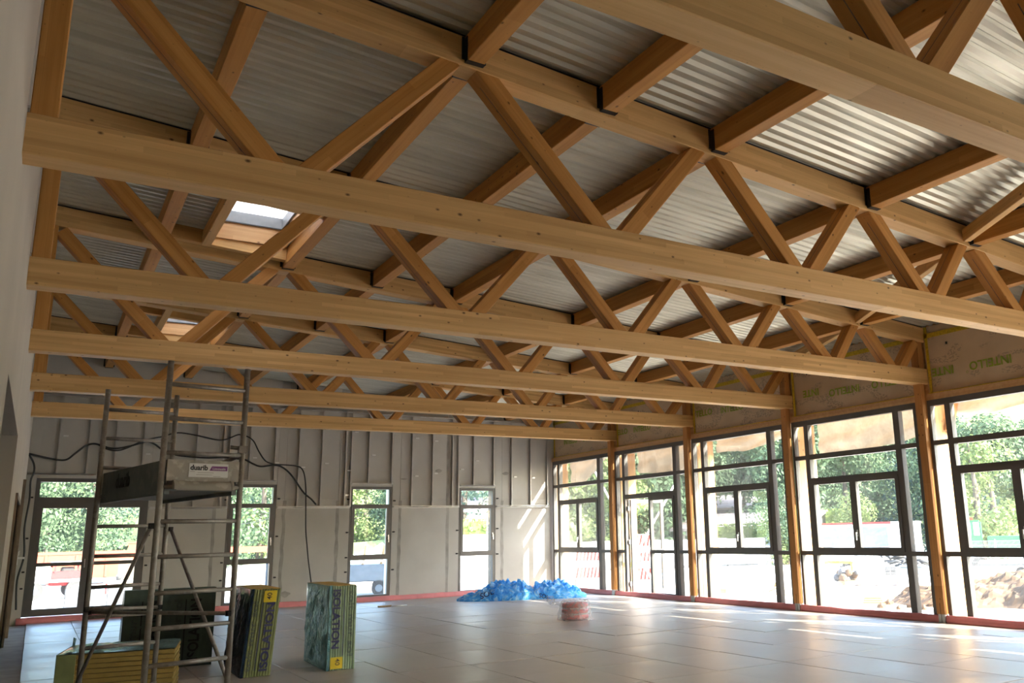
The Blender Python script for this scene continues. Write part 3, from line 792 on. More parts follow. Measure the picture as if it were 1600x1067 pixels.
for p, q in (('B', 'D'), ('A', 'C')):
    for z in (.525, .843, 1.155, 1.48, 1.80, 2.12, 2.44, 2.768, 3.095):
        b = bmesh.new(); z = scz(z)
        add_tube(b, [rel(SC_[p]+Vector((0, 0, z))), rel(SC_[q]+Vector((0, 0, z)))], .0185, 10); ob('rung', b, M['scaf'], sc)
def brace(p, q, r=.016, name='brace'):
    b = bmesh.new(); add_tube(b, [rel(p), rel(q)], r, 10); o = ob(name, b, M['scaf'], sc)
    for e in (p, q):
        c = bmesh.new(); e = rel(e); add_box(c, e.x-.02, e.x+.02, e.y-.02, e.y+.02, e.z-.022, e.z+.022); add_box(c, e.x-.01, e.x+.012, e.y-.05, e.y+.05, e.z-.012, e.z+.012); ob('clamp', c, M['black'], o)
off = u_*-.045
brace(SC_['B']+off+Vector((0, 0, scz(1.76))), SC_['A']+off+Vector((0, 0, scz(.10))))
brace(SC_['C']-off+Vector((0, 0, scz(1.76))), SC_['D']-off+Vector((0, 0, scz(.20))))
brace(SC_['A']+u_*.03+Vector((0, 0, scz(.895))), SC_['D']-u_*.03+Vector((0, 0, scz(.93))), .017, 'plan_brace')
brace(SC_['A']+u_*.0+Vector((0, -.03, scz(.93))), SC_['C']+Vector((0, -.03, scz(.90))), .017, 'ledger')
b = bmesh.new(); pz = scz(2.44); add_tube(b, [rel(SC_['D']-u_*.02+Vector((0, 0, pz))), rel(SC_['C']+Vector((0, 0, pz-.16)))], .02, 8); ob('guard_rail', b, M['scaf'], sc)
c = bmesh.new(); e = rel(SC_['D']+Vector((0, 0, scz(2.50)))); add_box(c, e.x-.035, e.x+.035, e.y-.035, e.y+.035, e.z-.03, e.z+.03); add_tube(c, [e+Vector((-.02, 0, .01)), e+Vector((-.1, .0, .02))], .018, 8); ob('clamp', c, M['scaf'], sc)
# platform with toe boards; own axes: x along B-D, y along B-A
fw = (SC_['D']-SC_['B']).length; fl = (SC_['A']-SC_['B']).length
pl = ob('platform', (lambda b: (add_box(b, .03, fw-.03, .0, fl, scz(2.085), scz(2.13)), add_box(b, .03, .07, 0, fl, scz(2.05), scz(2.09)), add_box(b, fw-.07, fw-.03, 0, fl, scz(2.05), scz(2.09)), b)[-1])(bmesh.new()), M['toe'], sc, mw=axes((0, 0, 0), (u_.x, u_.y, 0), (v_.x, v_.y, 0)))
T0, T1_ = scz(2.10), scz(2.375)
for nm, q, mt in (('toe_board', (.025, .045, .03, fl-.03, T0-.03, T1_), 'toe'), ('toe_board', (fw-.045, fw-.025, .03, fl-.03, T0, T1_), 'toe'), ('end_board', (.03, fw-.03, -.03, -.01, scz(2.175), T1_), 'toe2'), ('end_board', (.03, fw-.03, fl+.01, fl+.03, T0, T1_), 'toe2')):
    b = bmesh.new(); add_box(b, *q); tb = ob(nm, b, M[mt], pl)
# rolled lower lip of the front end board, hooked over the rung
b = bmesh.new(); n = 8
for e0, e1 in ((.10, fw-.10),):
    prof_ = [(-.03-.05*math.sin(t), scz(2.175)-.075*(1-math.cos(t))) for t in [PI/2*i/n for i in range(n+1)]]
    prof2 = [(a+.008, z-.004) for a, z in prof_][::-1]
    add_prism(b, prof_+prof2, e0, e1, 0)
ob('hook_lip', b, M['toe2'], pl)
for e in (.08, fw-.10):
    b = bmesh.new(); add_prism(b, [(-.03, scz(2.20))]+[(-.03-.058*math.sin(t), scz(2.185)-.08*(1-math.cos(t))) for t in [PI/2*i/n for i in range(n+1)]]+[(-.03, scz(2.10))], e, e+.02, 0); ob('hook', b, M['toe2'], pl)
# the maker's plates
zl0, zl1 = scz(2.215), scz(2.345)
lx0, lx1 = .20, .20+.32
b = bmesh.new(); add_box(b, lx0, lx1, -.0325, -.030, zl0, zl1); lb = ob('sign_plate', b, M['label'], pl)
H = zl1-zl0
word('duarib', .043, .142, M['ink'], lb, axes((lx0+.010, -.0335, zl1-.054), (1, 0, 0), (0, 0, 1)), offset=.035)
b = bmesh.new(); add_prism(b, [(lx0+.165, zl1-.058), (lx1-.006, zl1-.058), (lx1-.006, zl1-.020), (lx0+.185, zl1-.020)], -.0335, -.0322, 1); ob('purple_band', b, M['purple'], lb)
word('Limousin', .020, .105, M['label'], lb, axes((lx0+.192, -.0342, zl1-.050), (1, 0, 0), (0, 0, 1)))
for i, (a0, a1, zz) in enumerate(((.07, .20, .074), (.06, .19, .092), (.01, .05, .066), (.2, .26, .104))):
    b = bmesh.new(); add_box(b, lx0+a0, lx0+a1, -.0335, -.0322, zl1-zz-.003, zl1-zz); ob('small_print', b, M['scaf'], lb)
word('duarib', .13, .42, M['ink'], pl, axes((.0235, 1.34, scz(2.19)), (0, -1, 0), (0, 0, 1)), offset=.03)

# ------------------------------------------------------------------ packs of insulation boards
M['packside'] = plain('green_printed_film', (0.235, 0.27, 0.115), 0.35, 0, .15, 7)
M['packside2'] = plain('pale_green_printed_film', (0.33, 0.44, 0.29), 0.3, 0, .15, 7)
M['packdark'] = plain('dark_green_printed_film', (0.07, 0.105, 0.085), 0.35, 0, .2, 4)
M['foam'] = plain('orange_foam_board_edges', (0.62, 0.38, 0.085), 0.6, 0, .12, 10)
M['foam2'] = plain('yellow_foam_board_edges', (0.34, 0.235, 0.06), 0.6, 0, .12, 10)
M['navy'] = plain('navy_ink', (0.018, 0.02, 0.10), 0.5, 0, .1)
M['ylabel'] = plain('yellow_label', (0.72, 0.55, 0.02), 0.45, 0, .05)
def foil(name, a, b):
    m, t, p, out = newmat(name)
    co = coords(t, (5, 5, 2.2))
    nz = N(t, 'ShaderNodeTexNoise', Scale=2.2, Detail=6.0, Distortion=2.5, Roughness=.65); t.links.new(co, nz.inputs['Vector'])
    t.links.new(ramp(t, nz.outputs[0], [(.35, a), (.65, b)]), p.inputs['Base Color'])
    p.inputs['Metallic'].default_value = .6; p.inputs['Roughness'].default_value = .14
    bump(t, p, nz.outputs[0], .9, .06); return m
M['foil'] = foil('crinkled_blue_foil_film', (.10, .27, .30), (.30, .46, .48))
M['foildark'] = foil('dark_blue_film', (.005, .012, .03), (.02, .05, .10))
def board_stack(name, L, Wd, Hh, axis, n, mats, parent, ch=.006):
    """n boards side by side across axis ('x': stacked along x, 'z': stacked along z), each its own part"""
    for i in range(n):
        b = bmesh.new(); t = (Wd if axis == 'x' else Hh)/n; j = R.uniform(-.006, .006)
        if axis == 'x': bx = (i*t+.0015, (i+1)*t-.0015, j*.5, L+j, 0.0, Hh+j)
        else: bx = (j*.5, Wd+j*.5, j*.6, L+j*.6, i*t+.0015, (i+1)*t-.0015)
        add_box(b, *bx); bmesh.ops.bevel(b, geom=b.edges[:], offset=ch, segments=1, affect='EDGES')
        ob(name, b, mats, parent)
def film_sheet(name, pts, mat, parent, nx=22, nz=22, amp=.008, seed=0, d=None):
    """wrinkled sheet over a quad p00, p10, p11, p01"""
    b = bmesh.new(); p = [Vector(q) for q in pts]; nrm = (p[1]-p[0]).cross(p[3]-p[0]).normalized()
    g = [[None]*(nz+1) for _ in range(nx+1)]
    for i in range(nx+1):
        for j in range(nz+1):
            u, v = i/nx, j/nz
            q = p[0]*(1-u)*(1-v)+p[1]*u*(1-v)+p[2]*u*v+p[3]*(1-u)*v
            e = min(u, 1-u, v, 1-v); w = min(1, e*12)
            q = q+nrm*(.004+amp*w*(.5+noise.noise(Vector((u*5+seed, v*3.2+u*3, seed)))+1.2*abs(noise.noise(Vector((u*9+seed, v*6-u*7, seed+5))))+.7*abs(noise.noise(Vector((u*20+seed, v*14+u*9, seed+8))))))
            g[i][j] = b.verts.new(q)
    for i in range(nx):
        for j in range(nz):
            f = b.faces.new((g[i][j], g[i+1][j], g[i+1][j+1], g[i][j+1]))
    return ob(name, fin(b, name, False), mat, parent)
PW, PL, PH = .345, 1.22, 1.02
def print_face(parent, wdt, hgt, y, top_down, mats, label_at):
    """front face in the xz plane at y; words run vertically"""
    ink, = mats
    if top_down:   # read from the top down: ISOLATION left, toit mur sol right, yellow label at the bottom left
        word('ISOLATION', wdt*.27, hgt*.70, ink, parent, axes((wdt*.14, y, hgt*.955), (0, 0, -1), (1, 0, 0)), name='printed_word', offset=.03)
        b = bmesh.new(); add_box(b, wdt*.53, wdt*.56, y-.001, y, hgt*.17, hgt*.95); ob('printed_line', b, ink, parent)
        word('toit mur sol', wdt*.20, hgt*.78, ink, parent, axes((wdt*.72, y, hgt*.94), (0, 0, -1), (1, 0, 0)), name='printed_word', outline=.0018)
        lx, lz = wdt*.12, hgt*.02
    else:
        word('toit mur sol', wdt*.20, hgt*.80, ink, parent, axes((wdt*.27, y, hgt*.06), (0, 0, 1), (-1, 0, 0)), name='printed_word', outline=.0018)
        b = bmesh.new(); add_box(b, wdt*.42, wdt*.45, y-.001, y, hgt*.07, hgt*.86); ob('printed_line', b, ink, parent)
        word('ISOLATION', wdt*.27, hgt*.78, ink, parent, axes((wdt*.84, y, hgt*.06), (0, 0, 1), (-1, 0, 0)), name='printed_word', offset=.03)
        lx, lz = wdt*.44, hgt*.845
    if label_at:
        b = bmesh.new(); add_box(b, lx, lx+wdt*.43, y-.0018, y-.0004, lz, lz+hgt*.135); lb = ob('yellow_label', b, M['ylabel'], parent)
        if top_down: word('40', wdt*.17, wdt*.24, M['ink'], lb, axes((lx+wdt*.17, y-.0026, lz+hgt*.12), (0, 0, -1), (1, 0, 0)), offset=.01)
        else: word('40', wdt*.17, wdt*.24, M['ink'], lb, axes((lx+wdt*.26, y-.0026, lz+hgt*.03), (0, 0, 1), (-1, 0, 0)), offset=.01)
def upright_pack(loc, rz, label, side, end, top_down, shear=0.0, foam='foam'):
    t = empty('insulation_pack', loc, rz, label, 'insulation pack', 'packs of insulation boards')
    board_stack('board', PL, PW, PH, 'x', 11, [M[side]], t)
    b = bmesh.new(); add_box(b, 0.01, PW-.01, .01, PL-.01, PH-.004, PH+.004); ob('foam_top', b, M[foam], t)
    film_sheet('film', [(-.004, PL, 0), (-.004, 0, 0), (-.004, 0, PH+.005), (-.004, PL, PH+.005)], M[end], t, 44, 40, .020, R.random()*50)
    b = bmesh.new(); add_box(b, -.004, .03, -.006, .0, 0, PH+.006); ob('film_edge', b, M['foil' if end == 'foil' else 'foildark'], t)
    print_face(t, PW, PH, -.009, top_down, (M['navy'],), True)
    if shear:
        Sh = Matrix.Identity(4); Sh[0][2] = shear
        done = set()
        for o in t.children_recursive:
            if o.data.name in done: continue
            done.add(o.data.name)
            mw = o.matrix_basis.copy(); o.data.transform(mw.inverted() @ Sh @ mw)
    return t
upright_pack((3.512, 11.70, 0), -.03, 'upright pack of insulation boards in crinkled blue foil film, rightmost of the packs', 'packside2', 'foil', True)
upright_pack((2.53, 11.86, 0), -.02, 'leaning upright pack with a yellow 40 label at its top corner, right of the scaffold', 'packside', 'foildark', False, .075)
# big pack behind the scaffold, broad printed face to the front
t = empty('insulation_pack', (1.36, 13.52, 0), -.07, 'dark green broad pack standing behind the scaffold, printed face to the room', 'insulation pack', 'packs of insulation boards')
for i in range(9):
    b = bmesh.new(); add_box(b, 0, 1.10, i*.038, i*.038+.0365, 0, 1.0+R.uniform(-.004, .004)); bmesh.ops.bevel(b, geom=b.edges[:], offset=.005, segments=1, affect='EDGES'); ob('board', b, M['packdark'], t)
film_sheet('film', [(0, -.002, 0), (1.10, -.002, 0), (1.10, -.002, 1.005), (0, -.002, 1.005)], M['packdark'], t, 24, 20, .006, 3.3)
film_sheet('film', [(-.002, .345, 0), (-.002, 0, 0), (-.002, 0, 1.005), (-.002, .345, 1.005)], M['packside'], t, 12, 16, .006, 8.1)
for x0 in (.02, .54):
    word('toit mur sol', .10, .78, M['ink'], t, axes((x0+.15, -.014, .08), (0, 0, 1), (-1, 0, 0)), name='printed_word', outline=.002)
    b = bmesh.new(); add_box(b, x0+.19, x0+.205, -.015, -.013, .06, .86); ob('printed_line', b, M['ink'], t)
    word('ISOLATION', .13, .78, M['ink'], t, axes((x0+.38, -.014, .08), (0, 0, 1), (-1, 0, 0)), name='printed_word', offset=.03)
word('ISOLATION', .11, .78, M['navy'], t, axes((-.016, .11, .08), (0, 0, 1), (0, 1, 0)), name='printed_word', offset=.02)
# flat pack in front
t = empty('insulation_pack', (.615, 11.25, 0), -.185, 'low pack of yellow boards lying flat in front of the other packs', 'insulation pack', 'packs of insulation boards')
for i in range(10):
    b = bmesh.new(); hb = .049; add_box(b, R.uniform(-.004, .004), 1.10+R.uniform(-.004, .004), R.uniform(0, .008), .95, i*hb+.002, (i+1)*hb-.004); bmesh.ops.bevel(b, geom=b.edges[:], offset=.008, segments=2, affect='EDGES'); ob('board', b, M['foam2'], t)
film_sheet('film', [(-.004, -.004, .494), (1.10, -.004, .494), (1.10, .955, .494), (-.004, .955, .494)], M['foil'], t, 34, 26, .016, 5.7)
film_sheet('film', [(-.006, .955, 0), (-.006, -.004, 0), (-.006, -.004, .5), (-.006, .955, .5)], M['packdark'], t, 14, 12, .006, 2.2)
b = bmesh.new(); add_box(b, -.006, .17, -.010, -.003, 0, .495); bmesh.ops.bevel(b, geom=b.edges[:], offset=.002, segments=1, affect='EDGES'); ob('film_band', b, M['packside'], t)
b = bmesh.new(); add_prism(b, [(-.012, .49), (.012, .49), (.02, .57), (-.008, .585)], .93, .95, 1); ob('film_tail', b, M['foil'], t)

# ------------------------------------------------------------------ film heap, red coil, sticks, cables, small fittings
def heap():
    b = bmesh.new(); nx, ny = 150, 70; Lx, Ly = 3.3, 1.5
    g = [[None]*(ny+1) for _ in range(nx+1)]
    for i in range(nx+1):
        for j in range(ny+1):
            u, v = i/nx, j/ny; x, y_ = (u-.5)*Lx, (v-.5)*Ly
            def mound(cx, cy_, rx, ry, h): 
                d = ((x-cx)/rx)**2+((y_-cy_)/ry)**2
                return h*max(0, 1-d)**.75
            z = max(mound(-.42, 0, .95, .62, .54), mound(.78, .1, .85, .58, .52), mound(-.95, -.1, .75, .5, .28), mound(.2, -.05, .7, .5, .30), mound(1.35, .05, .35, .4, .22))
            q = Vector((x*3.2, y_*3.2, 3.1))
            r = abs(noise.noise(q))*.40+abs(noise.noise(q*2.0))*.26+abs(noise.noise(q*4.2))*.12+abs(noise.noise(q*8))*.05
            z = z*(.52+1.35*r)
            if z < .004: z = -.02
            q2 = Vector((x*4, y_*4, 9)); 
            g[i][j] = b.verts.new((x+.09*noise.noise(q2*1.7)*min(1, z*6), y_+.09*noise.noise(q2*1.7+Vector((5, 5, 5)))*min(1, z*6), z))
    for i in range(nx):
        for j in range(ny):
            if max(g[i][j].co.z, g[i+1][j].co.z, g[i+1][j+1].co.z, g[i][j+1].co.z) > 0: b.faces.new((g[i][j], g[i+1][j], g[i+1][j+1], g[i][j+1]))
    bmesh.ops.delete(b, geom=[v for v in b.verts if not v.link_faces], context='VERTS')
    return fin(b, 'heap', False)
hp = tag(ob('film_heap', heap(), M['bluefilm'], None, (10.98, 20.75, 0), (0, 0, -.50)), 'crumpled heap of bright blue plastic film on the floor in the far right corner', 'plastic film')
def on_heap(word_s, cap, wd, x, y_, ang):
    me = text_mesh(word_s, cap, offset=.02); k = wd/max(v.co.x for v in me.vertices)
    c_, s_ = math.cos(ang), math.sin(ang); hm = hp.data
    from mathutils.bvhtree import BVHTree
    bt = BVHTree.FromPolygons([v.co for v in hm.vertices], [p.vertices for p in hm.polygons])
    for v in me.vertices:
        a, b_ = v.co.x*k, v.co.y
        px, pz = x+a*c_-b_*s_, .0+a*s_+b_*c_
        hit = bt.ray_cast(Vector((px, -2, .05+pz)), Vector((0, 1, 0)))
        yy = hit[0].y-.012 if hit[0] else y_
        v.co = Vector((px, yy, .05+pz))
    me.materials.append(M['navy']); ob('printed_word', me, None, hp)
on_heap('SOL', .13, .34, -1.02, -.5, .35)
on_heap('SOL', .10, .26, .42, -.5, -.2)
t = empty('coil_pack', (9.10, 15.0, 0), .3, 'roll of red edge strip wrapped in clear plastic, lying on the floor', 'roll')
for i in range(3):
    b = bmesh.new(); z = .02+i*.105; r0 = .262-.006*i
    prof_ = [(.06, z), (r0-.02, z), (r0, z+.018), (r0, z+.058), (r0-.02, z+.078), (.06, z+.078)]
    rings = [[b.verts.new((a*math.cos(th), a*math.sin(th), zz)) for a, zz in prof_] for th in [2*PI*k/36 for k in range(36)]]
    for k in range(36):
        for m in range(6):
            f = b.faces.new((rings[k][m], rings[(k+1) % 36][m], rings[(k+1) % 36][(m+1) % 6], rings[k][(m+1) % 6])); f.smooth = m in (1, 2, 3)
    ob('coil', b, M['red'], t)
    if i < 2:
        b = bmesh.new(); rr = r0-.018
        A = [b.verts.new((rr*math.cos(th), rr*math.sin(th), z+.078)) for th in [2*PI*k/30 for k in range(30)]]; B_ = [b.verts.new((v.co.x, v.co.y, z+.105)) for v in A]
        for k in range(30): b.faces.new((A[k], A[(k+1) % 30], B_[(k+1) % 30], B_[k]))
        ob('spacer_band', b, M['label'], t)
b = bmesh.new(); n, m = 56, 16; rings = []
for j in range(m+1):
    v = j/m; row = []
    for k in range(n):
        th = 2*PI*k/n
        rad = .29*(1 if v < .7 else 1-.35*((v-.7)/.3)**2); z = .005+.36*min(1, v*1.05)
        w = noise.noise(Vector((3*math.cos(th), 3*math.sin(th), v*4)))*.035+noise.noise(Vector((9*math.cos(th), 9*math.sin(th), v*3)))*.02
        rad += w+(.05*(1-v)**3)
        row.append(b.verts.new((rad*math.cos(th), rad*math.sin(th), max(.004, z+w*.3))))
    rings.append(row)
for j in range(m):
    for k in range(n): f = b.faces.new((rings[j][k], rings[j][(k+1) % n], rings[j+1][(k+1) % n], rings[j+1][k])); f.smooth = True
b.faces.new(rings[-1])
ob('wrapping', b, M['clearfilm'], t)
b = bmesh.new(); base = Vector((-.2, .12, .27)); tip = []
cs = [b.verts.new(base+Vector((.07*math.cos(a), .07*math.sin(a)*.6, .05*math.sin(a)))) for a in [2*PI*k/14 for k in range(14)]]
md_ = [b.verts.new(base+Vector((-.12+.03*math.cos(a), .06+.03*math.sin(a), .05+.03*math.sin(a)))) for a in [2*PI*k/14 for k in range(14)]]
en = [b.verts.new(base+Vector((-.24+R.uniform(-.05, .05), .10+.10*math.cos(a), .10+.09*math.sin(a)))) for a in [2*PI*k/14 for k in range(14)]]
for A_, B_ in ((cs, md_), (md_, en)):
    for k in range(14): b.faces.new((A_[k], A_[(k+1) % 14], B_[(k+1) % 14], B_[k]))
ob('twisted_end', b, M['clearfilm'], t)
o = timber('wood_offcut', (7.30, 21.06, .018), (7.62, 21.05, .018), .07, .035, M['rawwood']); tag(o, 'short brown wood offcut on the floor before the back wall', 'offcut')
b = bmesh.new(); add_tube(b, [(7.58, 20.95, .014), (7.98, 20.98, .014)], .013, 8); tag(ob('white_tube', b, M['white']), 'thin white tube lying on the floor beside the wood offcut', 'tube')
def cable(pts, y, r, label, name='cable'):
    # smooth the polyline
    P_ = [Vector((x, y if len(p_) == 2 else p_[2], z)) for p_ in pts for x, z in [(p_[0], p_[1])]]
    out = []
    for i in range(len(P_)-1):
        a = P_[max(i-1, 0)]; b0 = P_[i]; c0 = P_[i+1]; d0 = P_[min(i+2, len(P_)-1)]
        for s in range(6):
            u = s/6
            out.append(.5*((2*b0)+(c0-a)*u+(2*a-5*b0+4*c0-d0)*u*u+(3*b0-a-3*c0+d0)*u**3))
    out.append(P_[-1])
    b = bmesh.new(); add_tube(b, out, r, 7); return tag(ob(name, b, M['cable']), label, 'cable', 'dark conduits on the back wall')
YC = YB-.10
cable([(0.0, 3.60), (.24, 3.54), (.54, 3.48), (.72, 3.49), (.87, 3.63), (1.06, 3.81), (1.22, 3.86), (1.38, 3.82), (1.54, 3.77), (1.71, 3.77), (1.95, 3.83), (2.26, 3.94), (2.44, 3.90), (2.64, 3.76), (2.9, 3.66), (3.2, 3.62), (3.6, 3.60), (4.0, 3.62), (4.30, 3.60), (4.48, 3.58), (4.68, 3.48), (4.87, 3.42), (5.20, 3.46), (5.40, 3.40), (5.60, 3.23), (5.81, 2.95), (5.96, 2.76), (6.14, 2.61), (6.26, 2.48)], YC, .022, 'lower dark conduit snaking across the studs from the left corner')
cable([(1.3, 3.84), (1.50, 3.74), (1.7, 3.72), (1.9, 3.79), (2.2, 3.96), (2.47, 4.04), (2.62, 4.08), (2.94, 4.18), (3.41, 4.12), (3.81, 4.04), (4.03, 4.07), (4.26, 4.18), (4.36, 4.18), (4.52, 4.14), (4.66, 4.03), (4.79, 3.79), (4.96, 3.56), (5.17, 3.48), (5.36, 3.47), (5.59, 3.46), (5.81, 3.42), (5.92, 3.26), (5.98, 2.92), (6.0, 2.56), (6.03, 1.89), (6.09, 1.41), (6.14, 1.06), (6.23, .55)], YC-.02, .017, 'upper dark conduit that hangs down behind the foil pack')
cable([(.0, 3.59), (.11, 3.38), (.13, 3.20), (.09, 3.0), (.11, 2.6), (.08, 2.0), (.13, 1.4), (.06, .9), (.10, .3)], YB-.115, .02, 'dark conduit hanging straight down in the left corner')
t = empty('wall_bracket', (0, 20.9, 1.42), 0, 'small white bracket box sticking out of the left wall near the corner', 'bracket')
b = bmesh.new(); add_box(b, -.02, .05, -.12, .12, -.16, .02); bmesh.ops.bevel(b, geom=b.edges[:], offset=.006, segments=1, affect='EDGES'); ob('box', b, M['white'], t)
b = bmesh.new(); add_box(b, .0, .16, -.03, .03, -.05, -.01); add_prism(b, [(0, .02), (.07, .02), (.07, .12)], -.05, .05, 1); ob('arm', b, M['white'], t)


# ------------------------------------------------------------------ outdoors: eaves, posts, tarpaulins
for k in range(0, 8):
    yc = (TY(k)+CW/2 if k else YB+.25)
    p = empty('eave_post', (13.68, yc, 0), 0, ['sunlit timber eave post outside the far end of the glazing', 'sunlit timber eave post outside the open glazed door', 'sunlit timber eave post outside the column of the second farthest truss', 'sunlit timber eave post outside the third truss column',
              'sunlit timber eave post with a knee brace, outside the rightmost column', 'timber eave post outside the right edge of the view', 'timber eave post beyond the sixth truss', 'timber eave post beyond the seventh bay'][k], 'post', 'timber posts under the eaves')
    timber('shaft', (0, 0, GROUND), (0, 0, 4.05), .14, .50, M['outpost'], p, Vector((1, 0, 0)))
    if k == 4: timber('knee_brace', (.03, -.14, 3.20), (.27, -.14, 3.80), .12, .12, M['outpost'], p)
o = timber('eave_beam', (14.0, YF-.5, 4.12), (14.0, YB+.6, 4.12), .14, .26, M['outpost']); tag(o, 'long timber eave beam running along outside over the tarpaulins', 'beam')
tarp_z = [(3.42, 3.02), (3.12, 3.14), (3.52, 3.34), (3.25, 3.12), (3.42, 3.52), (3.4, 3.4), (3.4, 3.4)]
tlb = ['torn cream tarpaulin hanging from the eaves outside the corner bay', 'cream tarpaulin hanging from the eaves outside the open door', 'cream tarpaulin hanging outside the third bay from the back wall', 'cream tarpaulin hanging outside the fourth bay from the back wall', 'cream tarpaulin hanging outside the bay cut by the right edge', 'cream tarpaulin outside the sixth bay', 'cream tarpaulin outside the seventh bay']
for k in range(0, 6):
    ya = (YB+.1 if k == 0 else TY(k)-.02); yb = TY(k+1)+.24
    za, zb = tarp_z[k][1], tarp_z[k][0]
    b = bmesh.new(); nx, nz = 44, 14; g = []
    y_near = yb if k else TY(1)+1.35
    for i in range(nx+1):
        u = i/nx; yy = ya+(y_near-ya)*u; row = []
        zbot = za+(zb-za)*u+.05*math.sin(u*PI*2+k)+.06*noise.noise(Vector((u*5, k*3.3, 1)))-.10*math.sin(PI*u)*(1 if k in (1, 3) else -.3)
        if k == 0: zbot = 3.0+.9*max(0, (u-.35))/.65+.25*max(0, .25-u)
        for j in range(nz+1):
            v = j/nz; z = 3.99*(1-v)+zbot*v
            row.append(b.verts.new((13.98+.06*math.sin(v*PI)*noise.noise(Vector((u*4, v*2, k)))+.05*noise.noise(Vector((u*9, v*3, k+4)))*v+.05*math.sin(v*13+u*9+2*noise.noise(Vector((u*3, v*2, k))))*(.3+v*.5), yy, z)))
        g.append(row)
    for i in range(nx):
        for j in range(nz): f = b.faces.new((g[i][j], g[i+1][j], g[i+1][j+1], g[i][j+1])); f.smooth = True
    tag(ob('tarpaulin', fin(b, 'tarpaulin', False), M['tarp']), tlb[k], 'tarpaulin', 'tarpaulins under the eaves')
# thin white raking props outside the corner bay
for i, (a, c) in enumerate((((14.6, 22.9, 3.5), (14.9, 20.4, .2)), ((15.4, 19.9, 2.9), (15.1, 22.7, -.2)))):
    b = bmesh.new(); add_tube(b, [a, ((a[0]+c[0])/2, (a[1]+c[1])/2, (a[2]+c[2])/2), c], .03, 8)
    tag(ob('raking_prop', b, M['white']), ['white prop leaning down to the right outside the corner bay', 'white prop leaning down to the left, crossing the other one'][i], 'prop', 'raking props outside')

# ------------------------------------------------------------------ terrain
def terrain_h(x, y):
    d = math.hypot(x-6, y-8)
    h = GROUND
    h += max(0, d-62)*.17+max(0, d-95)*.12
    h += .12*noise.noise(Vector((x*.12, y*.12, 0)))*min(1, max(0, d-22)/10)
    # grass bank behind the back wall
    b_ = math.exp(-((x-19)/6)**2)*math.exp(-((y-58)/5)**2)*1.9; h += b_
    return h
b = bmesh.new(); nx = ny = 90
xs = [-70+300*i/nx for i in range(nx+1)]; ysx = [-60+270*j/ny for j in range(ny+1)]
g = [[b.verts.new((x, y_, min(terrain_h(x, y_), -.42) if (-3 < x < 13.65 and -4 < y_ < 23.6) else terrain_h(x, y_))) for y_ in ysx] for x in xs]
for i in range(nx):
    for j in range(ny): f = b.faces.new((g[i][j], g[i+1][j], g[i+1][j+1], g[i][j+1])); f.smooth = True
m, t, p, out = newmat('site_ground')
geo = t.nodes.new('ShaderNodeNewGeometry'); sx = t.nodes.new('ShaderNodeSeparateXYZ'); t.links.new(geo.outputs['Position'], sx.inputs[0])
n1 = N(t, 'ShaderNodeTexNoise', Scale=.35, Detail=8.0); t.links.new(geo.outputs['Position'], n1.inputs['Vector'])
pale = ramp(t, n1.outputs[0], [(.3, (.55, .50, .43)), (.7, (.70, .66, .60))])
grn = ramp(t, n1.outputs[0], [(.3, (.09, .13, .035)), (.7, (.17, .21, .06))])
fz = math_n(t, 'ADD', sx.outputs[2], math_n(t, 'MULTIPLY', n1.outputs[0], .8))
f = ramp(t, fz, [(.40, (0, 0, 0)), (.75, (1, 1, 1))])
t.links.new(mixc(t, f, pale, grn), p.inputs['Base Color']); p.inputs['Roughness'].default_value = .9
tag(ob('ground', fin(b, 'ground', False), m), 'pale dusty building site ground rising to a green hillside', kind='structure')

# ------------------------------------------------------------------ trees
def leafmat(name, a, b_):
    m, t, p, out = newmat(name)
    geo = t.nodes.new('ShaderNodeNewGeometry')
    wn = N(t, 'ShaderNodeTexNoise', Scale=.9, Detail=4.0); t.links.new(geo.outputs['Position'], wn.inputs['Vector'])
    oi = t.nodes.new('ShaderNodeObjectInfo')
    f = math_n(t, 'ADD', math_n(t, 'MULTIPLY', wn.outputs[0], .8), math_n(t, 'MULTIPLY', oi.outputs['Random'], .3))
    c = ramp(t, f, [(.35, a), (.75, b_)])
    t.links.new(c, p.inputs['Base Color']); p.inputs['Roughness'].default_value = .6; p.inputs['Specular IOR Level'].default_value = .2
    tl = N(t, 'ShaderNodeBsdfTranslucent'); t.links.new(c, tl.inputs[0])
    mx = t.nodes.new('ShaderNodeMixShader'); mx.inputs[0].default_value = .3
    t.links.new(p.outputs[0], mx.inputs[1]); t.links.new(tl.outputs[0], mx.inputs[2]); t.links.new(mx.outputs[0], out.inputs[0])
    return m
M['leaf'] = leafmat('mid_green_leaves', (.066, .112, .062), (.118, .175, .088))
M['leafl'] = leafmat('yellow_green_leaves', (.11, .16, .055), (.185, .24, .088))
M['leafd'] = leafmat('dark_conifer_needles', (.040, .075, .062), (.072, .115, .09))
M['hedge'] = leafmat('clipped_hedge_leaves', (.10, .15, .035), (.21, .27, .08))
M['bark'] = plain('bark', (.10, .08, .06), .9)
def leaves(bm, c, r, n, size, rr, flat=.5):
    for _ in range(n):
        d = Vector((rr.gauss(0, 1), rr.gauss(0, 1), rr.gauss(0, 1))).normalized()
        q = c+Vector((d.x*r[0], d.y*r[1], d.z*r[2]))*rr.uniform(.72, 1.05)
        a = (d+Vector((rr.uniform(-1, 1), rr.uniform(-1, 1), rr.uniform(-.2, 1)))*.8).normalized(); s = a.cross(Vector((rr.uniform(-1, 1), rr.uniform(-1, 1), rr.uniform(-1, 1)))).normalized(); t_ = a.cross(s)
        k = size*rr.uniform(.6, 1.3)
        bm.faces.new([bm.verts.new(q+s*k+t_*k*.2), bm.verts.new(q-t_*k*.55), bm.verts.new(q-s*k+t_*k*.1), bm.verts.new(q+t_*k*.6)])
